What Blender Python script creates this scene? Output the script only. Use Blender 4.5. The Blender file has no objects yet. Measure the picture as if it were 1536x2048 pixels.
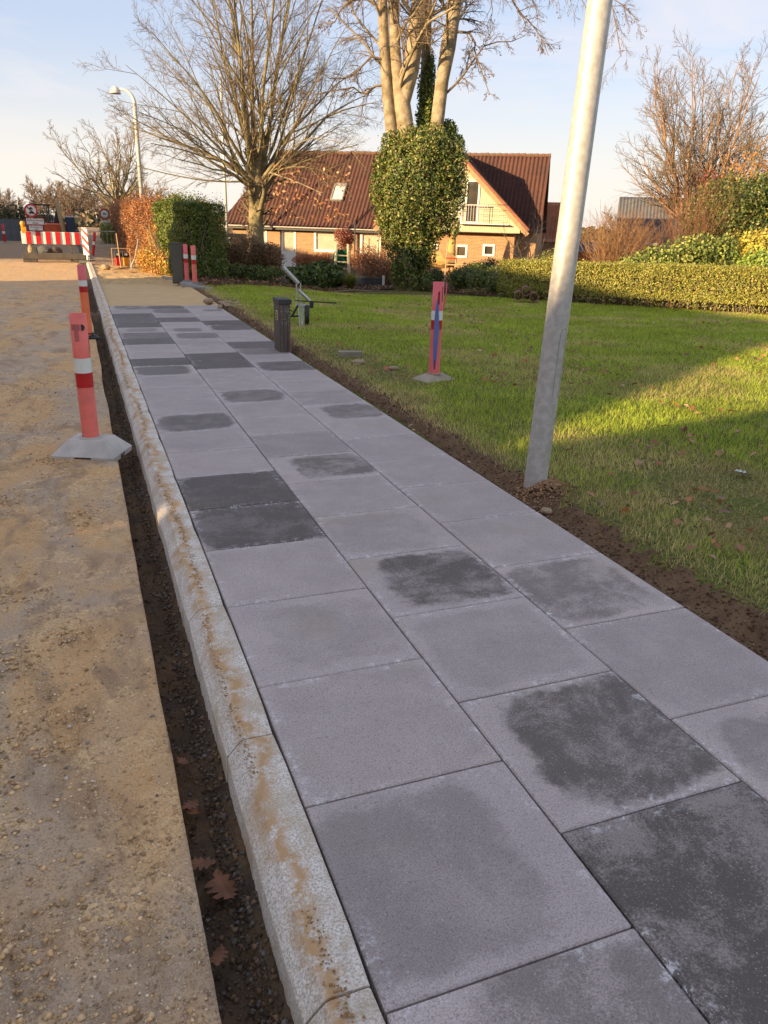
import bpy, math, random
import numpy as np
from mathutils import Matrix, Vector
rng = np.random.default_rng(7); random.seed(7)
sc = bpy.context.scene
COL = sc.collection
# ------------------------------------------------------------------ camera, sky, sun
RM = np.array([[0.9339365043,-0.1013906567,0.3427572619],[-0.3562264056,-0.3429391607,0.8691924298],[0.0294168964,-0.9338697269,-0.3564014302]])
EYE = np.array([0,0,1.6])
cd = bpy.data.cameras.new('camera'); cam = bpy.data.objects.new('camera', cd); COL.objects.link(cam)
cd.sensor_fit='VERTICAL'; cd.sensor_height=36; cd.lens=26.8066; cd.clip_start=.05; cd.clip_end=3000
cam.matrix_world = Matrix(((RM[0,0],-RM[0,1],-RM[0,2],0),(RM[1,0],-RM[1,1],-RM[1,2],0),(RM[2,0],-RM[2,1],-RM[2,2],1.6),(0,0,0,1)))
sc.camera = cam
SUN_AZ, SUN_EL = 72.0, 13.0          # light travels towards azimuth 72 deg (from +Y to +X)
w = bpy.data.worlds.new('World'); sc.world=w; w.use_nodes=True
nt=w.node_tree; nt.nodes.clear()
out=nt.nodes.new('ShaderNodeOutputWorld'); bg=nt.nodes.new('ShaderNodeBackground'); sky=nt.nodes.new('ShaderNodeTexSky')
sky.sky_type='NISHITA'; sky.sun_disc=False; sky.sun_elevation=math.radians(SUN_EL+6); sky.sun_rotation=math.radians(SUN_AZ+180)
sky.air_density=1.0; sky.dust_density=1.2; sky.ozone_density=1.6; sky.altitude=0
bg.inputs[1].default_value=0.15
tc=nt.nodes.new('ShaderNodeTexCoord'); sep=nt.nodes.new('ShaderNodeSeparateXYZ'); nt.links.new(tc.outputs['Generated'],sep.inputs[0])
mp=nt.nodes.new('ShaderNodeMapping'); mp.inputs['Scale'].default_value=(1.2,1.2,7); mp.inputs['Rotation'].default_value=(0.1,0.12,0.3); nt.links.new(tc.outputs['Generated'],mp.inputs[0])
cn=nt.nodes.new('ShaderNodeTexNoise'); cn.inputs['Scale'].default_value=2.4; cn.inputs['Detail'].default_value=7; cn.inputs['Roughness'].default_value=.6; cn.inputs['Distortion'].default_value=.5
nt.links.new(mp.outputs[0],cn.inputs[0])
cr=nt.nodes.new('ShaderNodeMapRange'); cr.inputs[1].default_value=.48; cr.inputs[2].default_value=.72; cr.inputs[3].default_value=.05; cr.inputs[4].default_value=.70; nt.links.new(cn.outputs[0],cr.inputs[0])
hz=nt.nodes.new('ShaderNodeMapRange'); hz.interpolation_type='SMOOTHSTEP'; hz.inputs[1].default_value=0.0; hz.inputs[2].default_value=.20; hz.inputs[3].default_value=.82; hz.inputs[4].default_value=0; nt.links.new(sep.outputs[2],hz.inputs[0])
mx=nt.nodes.new('ShaderNodeMix'); mx.data_type='RGBA'; mx.blend_type='MIX'
veil=nt.nodes.new('ShaderNodeMix'); veil.data_type='RGBA'; veil.inputs[0].default_value=.82; nt.links.new(sky.outputs[0],veil.inputs[6]); veil.inputs[7].default_value=(1.33,1.46,1.86,1)   # thin high veil of cloud
nt.links.new(cr.outputs[0],mx.inputs[0]); nt.links.new(veil.outputs[2],mx.inputs[6]); mx.inputs[7].default_value=(2.3,2.2,2.3,1)
mx2=nt.nodes.new('ShaderNodeMix'); mx2.data_type='RGBA'
nt.links.new(hz.outputs[0],mx2.inputs[0]); nt.links.new(mx.outputs[2],mx2.inputs[6]); mx2.inputs[7].default_value=(2.75,2.5,2.15,1)
nt.links.new(mx2.outputs[2],bg.inputs[0]); nt.links.new(bg.outputs[0],out.inputs[0])
sd=bpy.data.lights.new('sun','SUN'); sd.energy=4.3; sd.angle=math.radians(.6); sd.color=(1,.72,.40)
sun=bpy.data.objects.new('sun',sd); COL.objects.link(sun)
a,el=math.radians(SUN_AZ),math.radians(SUN_EL)
sun.rotation_euler=Vector((math.sin(a)*math.cos(el),math.cos(a)*math.cos(el),-math.sin(el))).to_track_quat('-Z','Y').to_euler()
vs=sc.view_settings; vs.view_transform='Standard'; vs.look='None'; vs.gamma=1; vs.use_curve_mapping=False; vs.exposure=1.42
# ------------------------------------------------------------------ helpers
def sst(x,a,b):
    t=np.clip((np.asarray(x,float)-a)/(b-a),0,1); return t*t*(3-2*t)
def T(x,y):
    s=sst(x,2.6,7.6)
    return np.maximum(-1.2,np.where(np.asarray(x)>2.5,.02,0)-0.03*np.maximum(0,np.asarray(y)-8)*s)
def ray(px,py):
    return RM@np.array([px-768,py-1024,1525.])
def spot(px,py,D):
    d=ray(px,py); d=d/np.hypot(d[0],d[1]); return EYE+d*D
def ground_at(px,D,py=450):
    p=spot(px,py,D); return np.array([p[0],p[1],float(T(p[0],p[1]))])
_h=np.random.default_rng(99).random((64,512,512) if False else (8,256,256))
def vn(x,y,s=1.,seed=0,oct=3):
    x=np.asarray(x,float)*s+seed*17.3; y=np.asarray(y,float)*s+seed*7.7; r=0;am=1;tot=0
    for o in range(oct):
        xi=np.floor(x).astype(int);yi=np.floor(y).astype(int);fx=x-xi;fy=y-yi;fx=fx*fx*(3-2*fx);fy=fy*fy*(3-2*fy);H=_h[(seed+o)%8]
        g=lambda i,j:H[(xi+i)&255,(yi+j)&255]
        r=r+am*((g(0,0)*(1-fx)+g(1,0)*fx)*(1-fy)+(g(0,1)*(1-fx)+g(1,1)*fx)*fy);tot+=am;am*=.5;x=x*2.03+5;y=y*2.03+9
    return r/tot
def mesh(name,v,f,mat=None,parent=None,smooth=False,col=None,col_domain='POINT'):
    me=bpy.data.meshes.new(name)
    v=np.asarray(v,np.float32)
    if isinstance(f,np.ndarray):
        n,k=f.shape; me.vertices.add(len(v)); me.vertices.foreach_set('co',v.ravel()); me.loops.add(n*k); me.polygons.add(n)
        me.loops.foreach_set('vertex_index',f.astype(np.int32).ravel()); me.polygons.foreach_set('loop_start',np.arange(0,n*k,k,dtype=np.int32)); me.polygons.foreach_set('loop_total',np.full(n,k,np.int32)); me.update(calc_edges=True)
    else:
        me.from_pydata([tuple(map(float,q)) for q in v],[],f); me.update()
    if smooth: me.polygons.foreach_set('use_smooth',np.ones(len(me.polygons),bool))
    if col is not None:
        c=np.ones((len(v),4),np.float32); c[:,:3]=col; at_=me.color_attributes.new('Col','FLOAT_COLOR','POINT'); at_.data.foreach_set('color',c.ravel())
    if mat: me.materials.append(mat)
    o=bpy.data.objects.new(name,me); COL.objects.link(o)
    if parent: o.parent=parent
    return o
def tag(o,label=None,cat=None,group=None,kind=None):
    if label:o['label']=label
    if cat:o['category']=cat
    if group:o['group']=group
    if kind:o['kind']=kind
    return o
def thing(name,label,cat,loc=(0,0,0),rz=0,group=None,tilt=(0,0)):
    o=bpy.data.objects.new(name,None); o.empty_display_size=.2; COL.objects.link(o); o.location=loc; o.rotation_euler=(tilt[0],tilt[1],rz)
    return tag(o,label,cat,group)
class B:
    def __init__(s): s.v=[];s.f=[]
    def add(s,v,f):
        n=len(s.v); s.v+= [tuple(map(float,q)) for q in v]; s.f+=[tuple(i+n for i in q) for q in f]; return s
    def box(s,c,d,rz=0,ry=0,rx=0,bev=0):
        c=np.array(c,float);h=np.array(d,float)/2
        M=np.array(Matrix.Rotation(rz,3,'Z')@Matrix.Rotation(ry,3,'Y')@Matrix.Rotation(rx,3,'X'))
        if bev<=0:
            P=[(x,y,z) for z in(-1,1) for x,y in((-1,-1),(1,-1),(1,1),(-1,1))]
            P=np.array(P)*h; F=[(3,2,1,0),(4,5,6,7),(0,1,5,4),(1,2,6,5),(2,3,7,6),(3,0,4,7)]
        else:
            R=[]
            for z,i in((-h[2],bev),(-h[2]+bev,0),(h[2]-bev,0),(h[2],bev)):
                hx,hy=h[0]-i,h[1]-i; cc=bev*.6 if i==0 else bev*.4
                R.append([(-hx+cc,-hy,z),(hx-cc,-hy,z),(hx,-hy+cc,z),(hx,hy-cc,z),(hx-cc,hy,z),(-hx+cc,hy,z),(-hx,hy-cc,z),(-hx,-hy+cc,z)])
            P=np.array(R).reshape(-1,3);F=[tuple(range(7,-1,-1)),tuple(range(24,32))]
            for r in range(3):
                for i in range(8): j=(i+1)%8;F.append((r*8+i,r*8+j,r*8+8+j,r*8+8+i))
        return s.add(P@M.T+c,F)
    def tube(s,pts,r,n=10,cap=True):
        pts=np.array(pts,float); r=np.broadcast_to(r,len(pts)); v,f=tubes(pts[None],np.array(r)[None],n)
        f=[tuple(q) for q in f]
        if cap: f+= [tuple(range(n-1,-1,-1)),tuple(range(n*(len(pts)-1),n*len(pts)))]
        return s.add(v,f)
    def lathe(s,prof,n=20,c=(0,0,0)):
        v=[(r*math.cos(2*math.pi*i/n)+c[0],r*math.sin(2*math.pi*i/n)+c[1],z+c[2]) for r,z in prof for i in range(n)]
        f=[(k*n+i,k*n+(i+1)%n,k*n+n+(i+1)%n,k*n+n+i) for k in range(len(prof)-1) for i in range(n)]
        return s.add(v,f)
    def prism(s,poly,z0,z1):
        n=len(poly); v=[(x,y,z0) for x,y in poly]+[(x,y,z1) for x,y in poly]
        return s.add(v,[tuple(range(n-1,-1,-1)),tuple(range(n,2*n))]+[(i,(i+1)%n,n+(i+1)%n,n+i) for i in range(n)])
    def out(s,name,mat,parent=None,smooth=False): return mesh(name,s.v,s.f,mat,parent,smooth)
def tubes(P,R,sides):
    P=np.asarray(P,float);n,k,_=P.shape
    t=np.gradient(P,axis=1); t/=np.linalg.norm(t,axis=2,keepdims=True)+1e-9
    ref=np.where(np.abs(t[:,:1,2:3])>.9,np.array([1.,0,0]),np.array([0,0,1.])); ref=np.broadcast_to(ref,t.shape)
    a_=np.cross(t,ref);a_/=np.linalg.norm(a_,axis=2,keepdims=True)+1e-9;b_=np.cross(t,a_)
    an=np.arange(sides)*2*np.pi/sides
    V=P[:,:,None]+np.asarray(R)[:,:,None,None]*(a_[:,:,None]*np.cos(an)[:,None]+b_[:,:,None]*np.sin(an)[:,None])
    V=V.reshape(-1,3); i=np.arange(sides);j=(i+1)%sides
    q=np.stack([i,j,j+sides,i+sides],1)
    F=(q[None,None]+(np.arange(k-1)*sides)[None,:,None,None]+(np.arange(n)*k*sides)[:,None,None,None]).reshape(-1,4)
    return V,F
def cat(L):
    V=[];F=[];o=0
    for v,f in L: V.append(v);F.append(f+o);o+=len(v)
    return np.concatenate(V),np.concatenate(F)
def grid(xs,ys,zf,flip=False):
    X,Y=np.meshgrid(xs,ys,indexing='ij'); Z=zf(X,Y); v=np.stack([X,Y,Z],-1).reshape(-1,3); nx,ny=len(xs),len(ys)
    i,j=np.meshgrid(np.arange(nx-1),np.arange(ny-1),indexing='ij'); a0=(i*ny+j).ravel()
    return v,np.stack([a0,a0+ny,a0+ny+1,a0+1],1)
# ------------------------------------------------------------------ materials
def newmat(name):
    m=bpy.data.materials.new(name);m.use_nodes=True;n=m.node_tree;p=n.nodes['Principled BSDF'];return m,n,p
def N(n,t,**k):
    q=n.nodes.new(t)
    for a_,b_ in k.items():
        if a_.startswith('i_'): q.inputs[int(a_[2:])].default_value=b_
        else: setattr(q,a_,b_)
    return q
def noise(n,co,scale,det=4,rough=.55,dist=0.):
    q=N(n,'ShaderNodeTexNoise');q.inputs['Scale'].default_value=scale;q.inputs['Detail'].default_value=det;q.inputs['Roughness'].default_value=rough;q.inputs['Distortion'].default_value=dist
    n.links.new(co,q.inputs['Vector']);return q.outputs[0]
def rng_(n,s,a,b,c=0.,d=1.,smooth=False):
    q=N(n,'ShaderNodeMapRange');q.inputs[1].default_value=a;q.inputs[2].default_value=b;q.inputs[3].default_value=c;q.inputs[4].default_value=d
    if smooth:q.interpolation_type='SMOOTHSTEP'
    n.links.new(s,q.inputs[0]);return q.outputs[0]
def mixc(n,f,a,b,bt='MIX'):
    q=N(n,'ShaderNodeMix',data_type='RGBA',blend_type=bt)
    for s,i in((f,0),(a,6),(b,7)):
        if isinstance(s,(int,float)): q.inputs[i].default_value=s
        elif isinstance(s,tuple): q.inputs[i].default_value=(*s[:3],1)
        else: n.links.new(s,q.inputs[i])
    return q.outputs[2]
def M2(n,op,a,b=0.):
    q=N(n,'ShaderNodeMath',operation=op)
    for s,i in((a,0),(b,1)):
        if isinstance(s,(int,float)): q.inputs[i].default_value=s
        else:n.links.new(s,q.inputs[i])
    return q.outputs[0]
def bump(n,p,h,strength=.3,dist=.01):
    q=N(n,'ShaderNodeBump');q.inputs['Strength'].default_value=strength;q.inputs['Distance'].default_value=dist;n.links.new(h,q.inputs['Height']);n.links.new(q.outputs[0],p.inputs['Normal'])
def pos(n): return N(n,'ShaderNodeNewGeometry').outputs['Position']
def obc(n): return N(n,'ShaderNodeTexCoord').outputs['Object']
def simple(name,c1,c2=None,scale=8,rough=.7,metal=0,bm=0,co='obj',bscale=None,spec=.5,dist=.01,det=5,lo=.35,hi=.65):
    m,n,p=newmat(name); c=obc(n) if co=='obj' else pos(n)
    p.inputs['Roughness'].default_value=rough;p.inputs['Metallic'].default_value=metal;p.inputs['Specular IOR Level'].default_value=spec
    if c2 is None:c2=tuple(x*.72 for x in c1)
    f=noise(n,c,scale,det); n.links.new(mixc(n,rng_(n,f,lo,hi),c1,c2),p.inputs['Base Color'])
    if bm: bump(n,p,noise(n,c,bscale or scale*3,5),bm,dist)
    return m
def attr_mat(name,rough=.6,trans=.25,spec=.3,grain=0):
    m,n,p=newmat(name);at_=N(n,'ShaderNodeAttribute',attribute_name='Col');p.inputs['Roughness'].default_value=rough;p.inputs['Specular IOR Level'].default_value=spec
    n.links.new(at_.outputs[0],p.inputs['Base Color'])
    if trans:
        t=N(n,'ShaderNodeBsdfTranslucent');n.links.new(at_.outputs[0],t.inputs[0]);mm=N(n,'ShaderNodeMixShader');mm.inputs[0].default_value=trans
        n.links.new(p.outputs[0],mm.inputs[1]);n.links.new(t.outputs[0],mm.inputs[2]);n.links.new(mm.outputs[0],n.nodes['Material Output'].inputs[0])
    return m
LEAF=attr_mat('leaf',.45,.25,.5);
# road: compacted sand over grey base
m,n,p=newmat('compacted_sand');c=pos(n)
mpg=N(n,'ShaderNodeMapping');mpg.inputs['Scale'].default_value=(1,.45,1);n.links.new(c,mpg.inputs[0])
A=noise(n,mpg.outputs[0],1.6,6,.6,.6);Bn=noise(n,c,11,6,.65);C_=noise(n,c,70,4,.7);D_=noise(n,mpg.outputs[0],5.5,5,.62,.8)
k=mixc(n,rng_(n,A,.43,.57),(.53,.395,.275),(.70,.42,.19))
k=mixc(n,rng_(n,D_,.50,.66,0,.8),k,(.33,.21,.125))
loose=M2(n,'MULTIPLY',rng_(n,noise(n,c,4.2,7,.7,.4),.50,.60),rng_(n,noise(n,c,48,4,.75),.44,.56));k=mixc(n,loose,k,(.84,.57,.29))
ypos=N(n,'ShaderNodeSeparateXYZ');n.links.new(c,ypos.inputs[0]);k=mixc(n,rng_(n,ypos.outputs[1],17.,24.,0,.75),k,(.70,.44,.20));k=mixc(n,rng_(n,ypos.outputs[1],29.5,32,0,.9),k,(.26,.165,.095))  # light sand with sunlight put into its tone over the sunlit gap; brown beyond
k=mixc(n,rng_(n,noise(n,c,120,4,.8),.50,.62,0,.55),k,(.26,.175,.11));k=mixc(n,rng_(n,noise(n,c,210,3,.7),.57,.66,0,.65),k,(.74,.58,.39));k=mixc(n,M2(n,'MULTIPLY',rng_(n,noise(n,c,30,7,.85),.53,.60,0,.75),rng_(n,noise(n,c,2.1,4,.6),.46,.56)),k,(.24,.15,.09))
n.links.new(k,p.inputs['Base Color']);p.inputs['Roughness'].default_value=.92;p.inputs['Specular IOR Level'].default_value=.2
h=M2(n,'ADD',M2(n,'MULTIPLY',C_,.5),M2(n,'ADD',M2(n,'MULTIPLY',noise(n,c,230,3,.7),.25),Bn));bump(n,p,h,.9,.022);ROAD=m
SAND=simple('screeded_sand',(.62,.43,.22),(.55,.38,.20),3,.95,bm=.25,co='pos',bscale=150,dist=.004,spec=.2)
RSAND=simple('rough_sand',(.62,.42,.20),(.46,.30,.15),6,.95,bm=.8,co='pos',bscale=18,dist=.03,spec=.2)
SOIL=simple('dark_soil',(.085,.062,.045),(.16,.10,.055),6,.95,bm=1,co='pos',bscale=60,dist=.02,spec=.2)
EDGESOIL=simple('brown_soil',(.13,.08,.048),(.20,.125,.07),9,.95,bm=1,co='pos',bscale=70,dist=.015,spec=.15)
MULCH=simple('leafy_mulch',(.055,.032,.018),(.13,.065,.03),9,.95,bm=1,co='pos',bscale=30,dist=.03,spec=.15)
FIELD=simple('far_ground',(.09,.07,.04),(.06,.07,.03),.08,.95,co='pos')
# lawn soil seen between blades
m,n,p=newmat('lawn_soil');c=pos(n);k=mixc(n,rng_(n,noise(n,c,2.2,5),.4,.6),(.14,.17,.035),(.22,.19,.06));k=mixc(n,rng_(n,noise(n,c,40,4),.45,.7),k,(.06,.045,.025));n.links.new(k,p.inputs['Base Color']);p.inputs['Roughness'].default_value=.95;p.inputs['Specular IOR Level'].default_value=.1;bump(n,p,noise(n,c,90,3),.9,.02);LAWN=m
# paving slab: colour (r)=darkness of the damp core, (g)=size of core, (b)=mottle, (a)=offset
m,n,p=newmat('concrete_slab');c=obc(n);oi=N(n,'ShaderNodeObjectInfo');sp=N(n,'ShaderNodeSeparateColor');n.links.new(oi.outputs['Color'],sp.inputs[0])
rn=oi.outputs['Random'];wv=N(n,'ShaderNodeCombineXYZ');n.links.new(M2(n,'MULTIPLY',rn,37.),wv.inputs[0]);n.links.new(M2(n,'MULTIPLY',rn,91.),wv.inputs[1])
vm=N(n,'ShaderNodeVectorMath',operation='ADD');n.links.new(c,vm.inputs[0]);n.links.new(wv.outputs[0],vm.inputs[1]);cc=vm.outputs[0]
sx=N(n,'ShaderNodeSeparateXYZ');n.links.new(c,sx.inputs[0])
offx=M2(n,'MULTIPLY',M2(n,'SUBTRACT',oi.outputs['Alpha'],.5),.5)
wob=rng_(n,noise(n,cc,5,8,.75),.3,.7,-.05,.05)
ax=M2(n,'ABSOLUTE',M2(n,'SUBTRACT',sx.outputs[0],offx));ay=M2(n,'ABSOLUTE',sx.outputs[1])
px_=M2(n,'POWER',ax,5.);py_=M2(n,'POWER',ay,5.);dd=M2(n,'POWER',M2(n,'ADD',px_,py_),.2)
dd=M2(n,'ADD',dd,wob)
half=M2(n,'MULTIPLY',sp.outputs[1],.365)
core=N(n,'ShaderNodeMapRange',interpolation_type='SMOOTHSTEP');n.links.new(M2(n,'SUBTRACT',half,dd),core.inputs[0]);core.inputs[1].default_value=-.02;core.inputs[2].default_value=.035
mot=noise(n,cc,9,8,.78);motf=noise(n,cc,95,3,.7)
mo=rng_(n,M2(n,'ADD',M2(n,'MULTIPLY',noise(n,cc,3.2,10,.78,.3),.62),M2(n,'MULTIPLY',noise(n,cc,120,5,.85),.38)),.555,.475)
# mottle only bites where b says so
mo2=M2(n,'SUBTRACT',1.,M2(n,'MULTIPLY',sp.outputs[2],M2(n,'SUBTRACT',1.,mo)))
dark=M2(n,'MULTIPLY',M2(n,'MULTIPLY',core.outputs[0],mo2),sp.outputs[0])
base=mixc(n,rng_(n,noise(n,cc,3.0,9,.75),.36,.64),(.57,.485,.445),(.46,.39,.365))
base=mixc(n,rn,base,mixc(n,.25,base,(.34,.30,.305)))
base=mixc(n,rng_(n,noise(n,cc,190,3,.85),.49,.58,0,.65),base,(.20,.165,.15))
base=mixc(n,rng_(n,noise(n,cc,70,4,.75),.57,.66,0,.6),base,(.15,.135,.13))
base=mixc(n,rng_(n,noise(n,cc,2.2,3,.5),.56,.72,0,.45),base,(.38,.325,.245))
k=mixc(n,M2(n,'MULTIPLY',dark,1.08),base,(.098,.080,.070))
k=mixc(n,M2(n,'MULTIPLY',rng_(n,noise(n,cc,150,3,.8),.58,.64),M2(n,'MULTIPLY',dark,.5)),k,(.36,.32,.30))
# drying rim and lime bloom near edges
rim=M2(n,'MAXIMUM',M2(n,'ABSOLUTE',sx.outputs[0]),M2(n,'ABSOLUTE',sx.outputs[1]))
ln=M2(n,'MULTIPLY',rng_(n,rim,.27,.322),rng_(n,noise(n,cc,24,7,.85),.52,.60,0,.95))
ln=M2(n,'MULTIPLY',ln,rng_(n,noise(n,cc,2.6,2),.44,.54));k=mixc(n,ln,k,(.70,.67,.66))
k=mixc(n,rng_(n,noise(n,cc,150,1,.5),.72,.745,0,.7),k,(.6,.55,.48))
n.links.new(k,p.inputs['Base Color']);n.links.new(rng_(n,dark,0,1,.85,.62),p.inputs['Roughness']);p.inputs['Specular IOR Level'].default_value=.35
bump(n,p,M2(n,'ADD',noise(n,cc,210,3,.7),M2(n,'MULTIPLY',noise(n,cc,35,3),.6)),.28,.0035);SLAB=m
# kerb stone
m,n,p=newmat('kerb_concrete');c=pos(n);sx=N(n,'ShaderNodeSeparateXYZ');n.links.new(c,sx.inputs[0])
g=noise(n,c,150,4,.75);k=mixc(n,rng_(n,g,.45,.6),(.80,.74,.66),(.40,.35,.29));k=mixc(n,rng_(n,noise(n,c,5,5,.65),.45,.65,0,.75),k,(.44,.34,.22))
dst=M2(n,'ABSOLUTE',M2(n,'SUBTRACT',M2(n,'ADD',sx.outputs[0],rng_(n,noise(n,c,3.2,4,.6),.3,.7,-.05,.05)),.365))
st=M2(n,'MULTIPLY',rng_(n,dst,.006,.045,1,0),rng_(n,noise(n,c,16,6,.8),.38,.50));k=mixc(n,st,k,(.50,.31,.15))
k=mixc(n,rng_(n,noise(n,c,34,4,.7),.56,.70,0,.75),k,(.42,.28,.15))
n.links.new(k,p.inputs['Base Color']);p.inputs['Roughness'].default_value=.9;bump(n,p,g,.6,.005);KERB=m
CONC=simple('grey_concrete',(.30,.295,.28),(.21,.20,.185),6,.85,bm=.3,bscale=60,dist=.004)
DCONC=simple('dirty_concrete',(.11,.095,.075),(.07,.06,.05),6,.9,bm=.4,bscale=40)
PINK=simple('faded_red_plastic',(.82,.17,.16),(.72,.13,.15),5,.55,bm=.05,co='obj',lo=.3,hi=.7)
PINK2=simple('scuffed_red_plastic',(.84,.18,.14),(.62,.15,.12),12,.6,lo=.45,hi=.75)
ORNG=simple('orange_plastic',(.90,.22,.08),(.80,.17,.06),6,.5)
WHT=simple('white_reflective',(.72,.72,.66),(.55,.56,.50),14,.4,lo=.5,hi=.8)
RED=simple('red_reflective',(.55,.012,.015),(.42,.01,.012),8,.35)
BLUE=simple('blue_paint',(.08,.14,.42),(.14,.17,.36),10,.6)
BLACK=simple('black_rubber',(.018,.018,.018),(.03,.03,.03),9,.6)
GALV=simple('galvanised_steel',(.52,.50,.46),(.42,.40,.36),26,.5,metal=.25,bm=.08,bscale=60,det=6,lo=.4,hi=.6,dist=.002)
GALV2=simple('bright_steel',(.55,.55,.55),(.4,.4,.4),20,.35,metal=.7)
WPOLE=simple('white_painted_steel',(.62,.60,.54),(.52,.5,.45),6,.5)
CREAM=simple('cream_paint',(.58,.52,.33),(.50,.45,.28),5,.6)
WHITE=simple('white_paint',(.78,.75,.68),(.68,.65,.58),6,.5)
WOOD=simple('weathered_wood',(.30,.22,.13),(.18,.13,.08),14,.8,bm=.3)
TAN=simple('pale_wood',(.5,.34,.17),(.38,.25,.12),9,.7)
YEL=simple('amber_plastic',(.80,.34,.02),(.65,.25,.02),9,.35)
DBLUE=simple('dark_blue_panel',(.03,.045,.08),(.02,.03,.055),6,.4)
GREEN=simple('green_plastic',(.02,.16,.10),(.015,.11,.07),5,.4)
GPLATE=simple('grey_plate',(.55,.53,.50),(.45,.43,.4),8,.5)
STONE=simple('field_stone',(.42,.31,.19),(.26,.18,.11),7,.85,bm=.4,bscale=18,dist=.01)
CABINET=simple('olive_cabinet',(.085,.08,.06),(.07,.065,.05),3,.5)
COMPO=simple('composite_board',(.125,.095,.075),(.085,.065,.055),20,.7,bm=.2)
CAP=simple('dark_cap',(.045,.043,.042),(.03,.03,.03),8,.55)
BARK=simple('smooth_bark',(.27,.21,.105),(.14,.12,.055),5,.85,bm=.6,co='pos',bscale=22,dist=.02,lo=.38,hi=.62)
BARK2=simple('pale_bark',(.36,.28,.18),(.20,.155,.085),4.5,.85,bm=.6,co='pos',bscale=14,dist=.03,lo=.4,hi=.62)
TWIG=simple('brown_twig',(.21,.145,.08),(.14,.10,.06),3,.85,co='pos')
GTWIG=simple('grey_twig',(.20,.15,.10),(.13,.10,.07),2,.85,co='pos')
# roof tiles
m,n,p=newmat('clay_tile');c=pos(n);k=mixc(n,rng_(n,noise(n,c,.9,5),.35,.65),(.088,.030,.020),(.062,.023,.017));k=mixc(n,rng_(n,noise(n,c,5,5,.7),.52,.72,0,.5),k,(.13,.075,.03));k=mixc(n,rng_(n,noise(n,c,14,2,.5),.74,.80,0,.8),k,(.42,.33,.26));n.links.new(k,p.inputs['Base Color']);p.inputs['Roughness'].default_value=.8;bump(n,p,noise(n,c,30,3),.4,.02);TILE=m
RIDGE=simple('ridge_tile',(.13,.085,.045),(.17,.07,.04),4,.85,co='pos')
VERGE=simple('verge_tile',(.34,.12,.055),(.24,.085,.045),3,.75,co='pos')
def brickmat(name,c1,c2,mo,base):
    m,n,p=newmat(name);c=N(n,'ShaderNodeTexCoord').outputs['Object']
    b_=N(n,'ShaderNodeTexBrick');rot=N(n,'ShaderNodeMapping');rot.inputs['Rotation'].default_value=(math.pi/2,0,0);n.links.new(c,rot.inputs[0]);n.links.new(rot.outputs[0],b_.inputs[0])
    b_.inputs['Color1'].default_value=(*c1,1);b_.inputs['Color2'].default_value=(*c2,1);b_.inputs['Mortar'].default_value=(*mo,1);b_.inputs['Scale'].default_value=1;b_.inputs['Mortar Size'].default_value=.011;b_.inputs['Brick Width'].default_value=.24;b_.inputs['Row Height'].default_value=.0725;b_.offset=.5
    k=mixc(n,rng_(n,noise(n,c,1.2,4),.35,.65,0,.35),b_.outputs[0],base);n.links.new(k,p.inputs['Base Color']);p.inputs['Roughness'].default_value=.9
    bump(n,p,M2(n,'SUBTRACT',1.,b_.outputs[1]),.5,.01);return m
BRICK=brickmat('brickwork',(.44,.225,.10),(.30,.13,.055),(.44,.33,.20),(.36,.18,.08))
m,n,p=newmat('window_glass');gl=N(n,'ShaderNodeBsdfGlossy');gl.inputs[0].default_value=(.9,.9,.9,1);gl.inputs[1].default_value=.02;tr=N(n,'ShaderNodeBsdfTransparent');fr=N(n,'ShaderNodeFresnel');fr.inputs[0].default_value=1.6
ms=N(n,'ShaderNodeMixShader');ms.inputs[0].default_value=.22;n.links.new(tr.outputs[0],ms.inputs[1]);n.links.new(gl.outputs[0],ms.inputs[2]);n.links.new(ms.outputs[0],n.nodes['Material Output'].inputs[0]);GLASS=m
CURT=simple('cream_blind',(.68,.6,.45),(.6,.52,.38),2,.9); DARKIN=simple('dark_room',(.05,.045,.035),(.10,.085,.06),2,.9)
GREYROOF=simple('slate_blue_roof',(.075,.08,.10),(.055,.06,.08),2,.6,co='pos')
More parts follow.
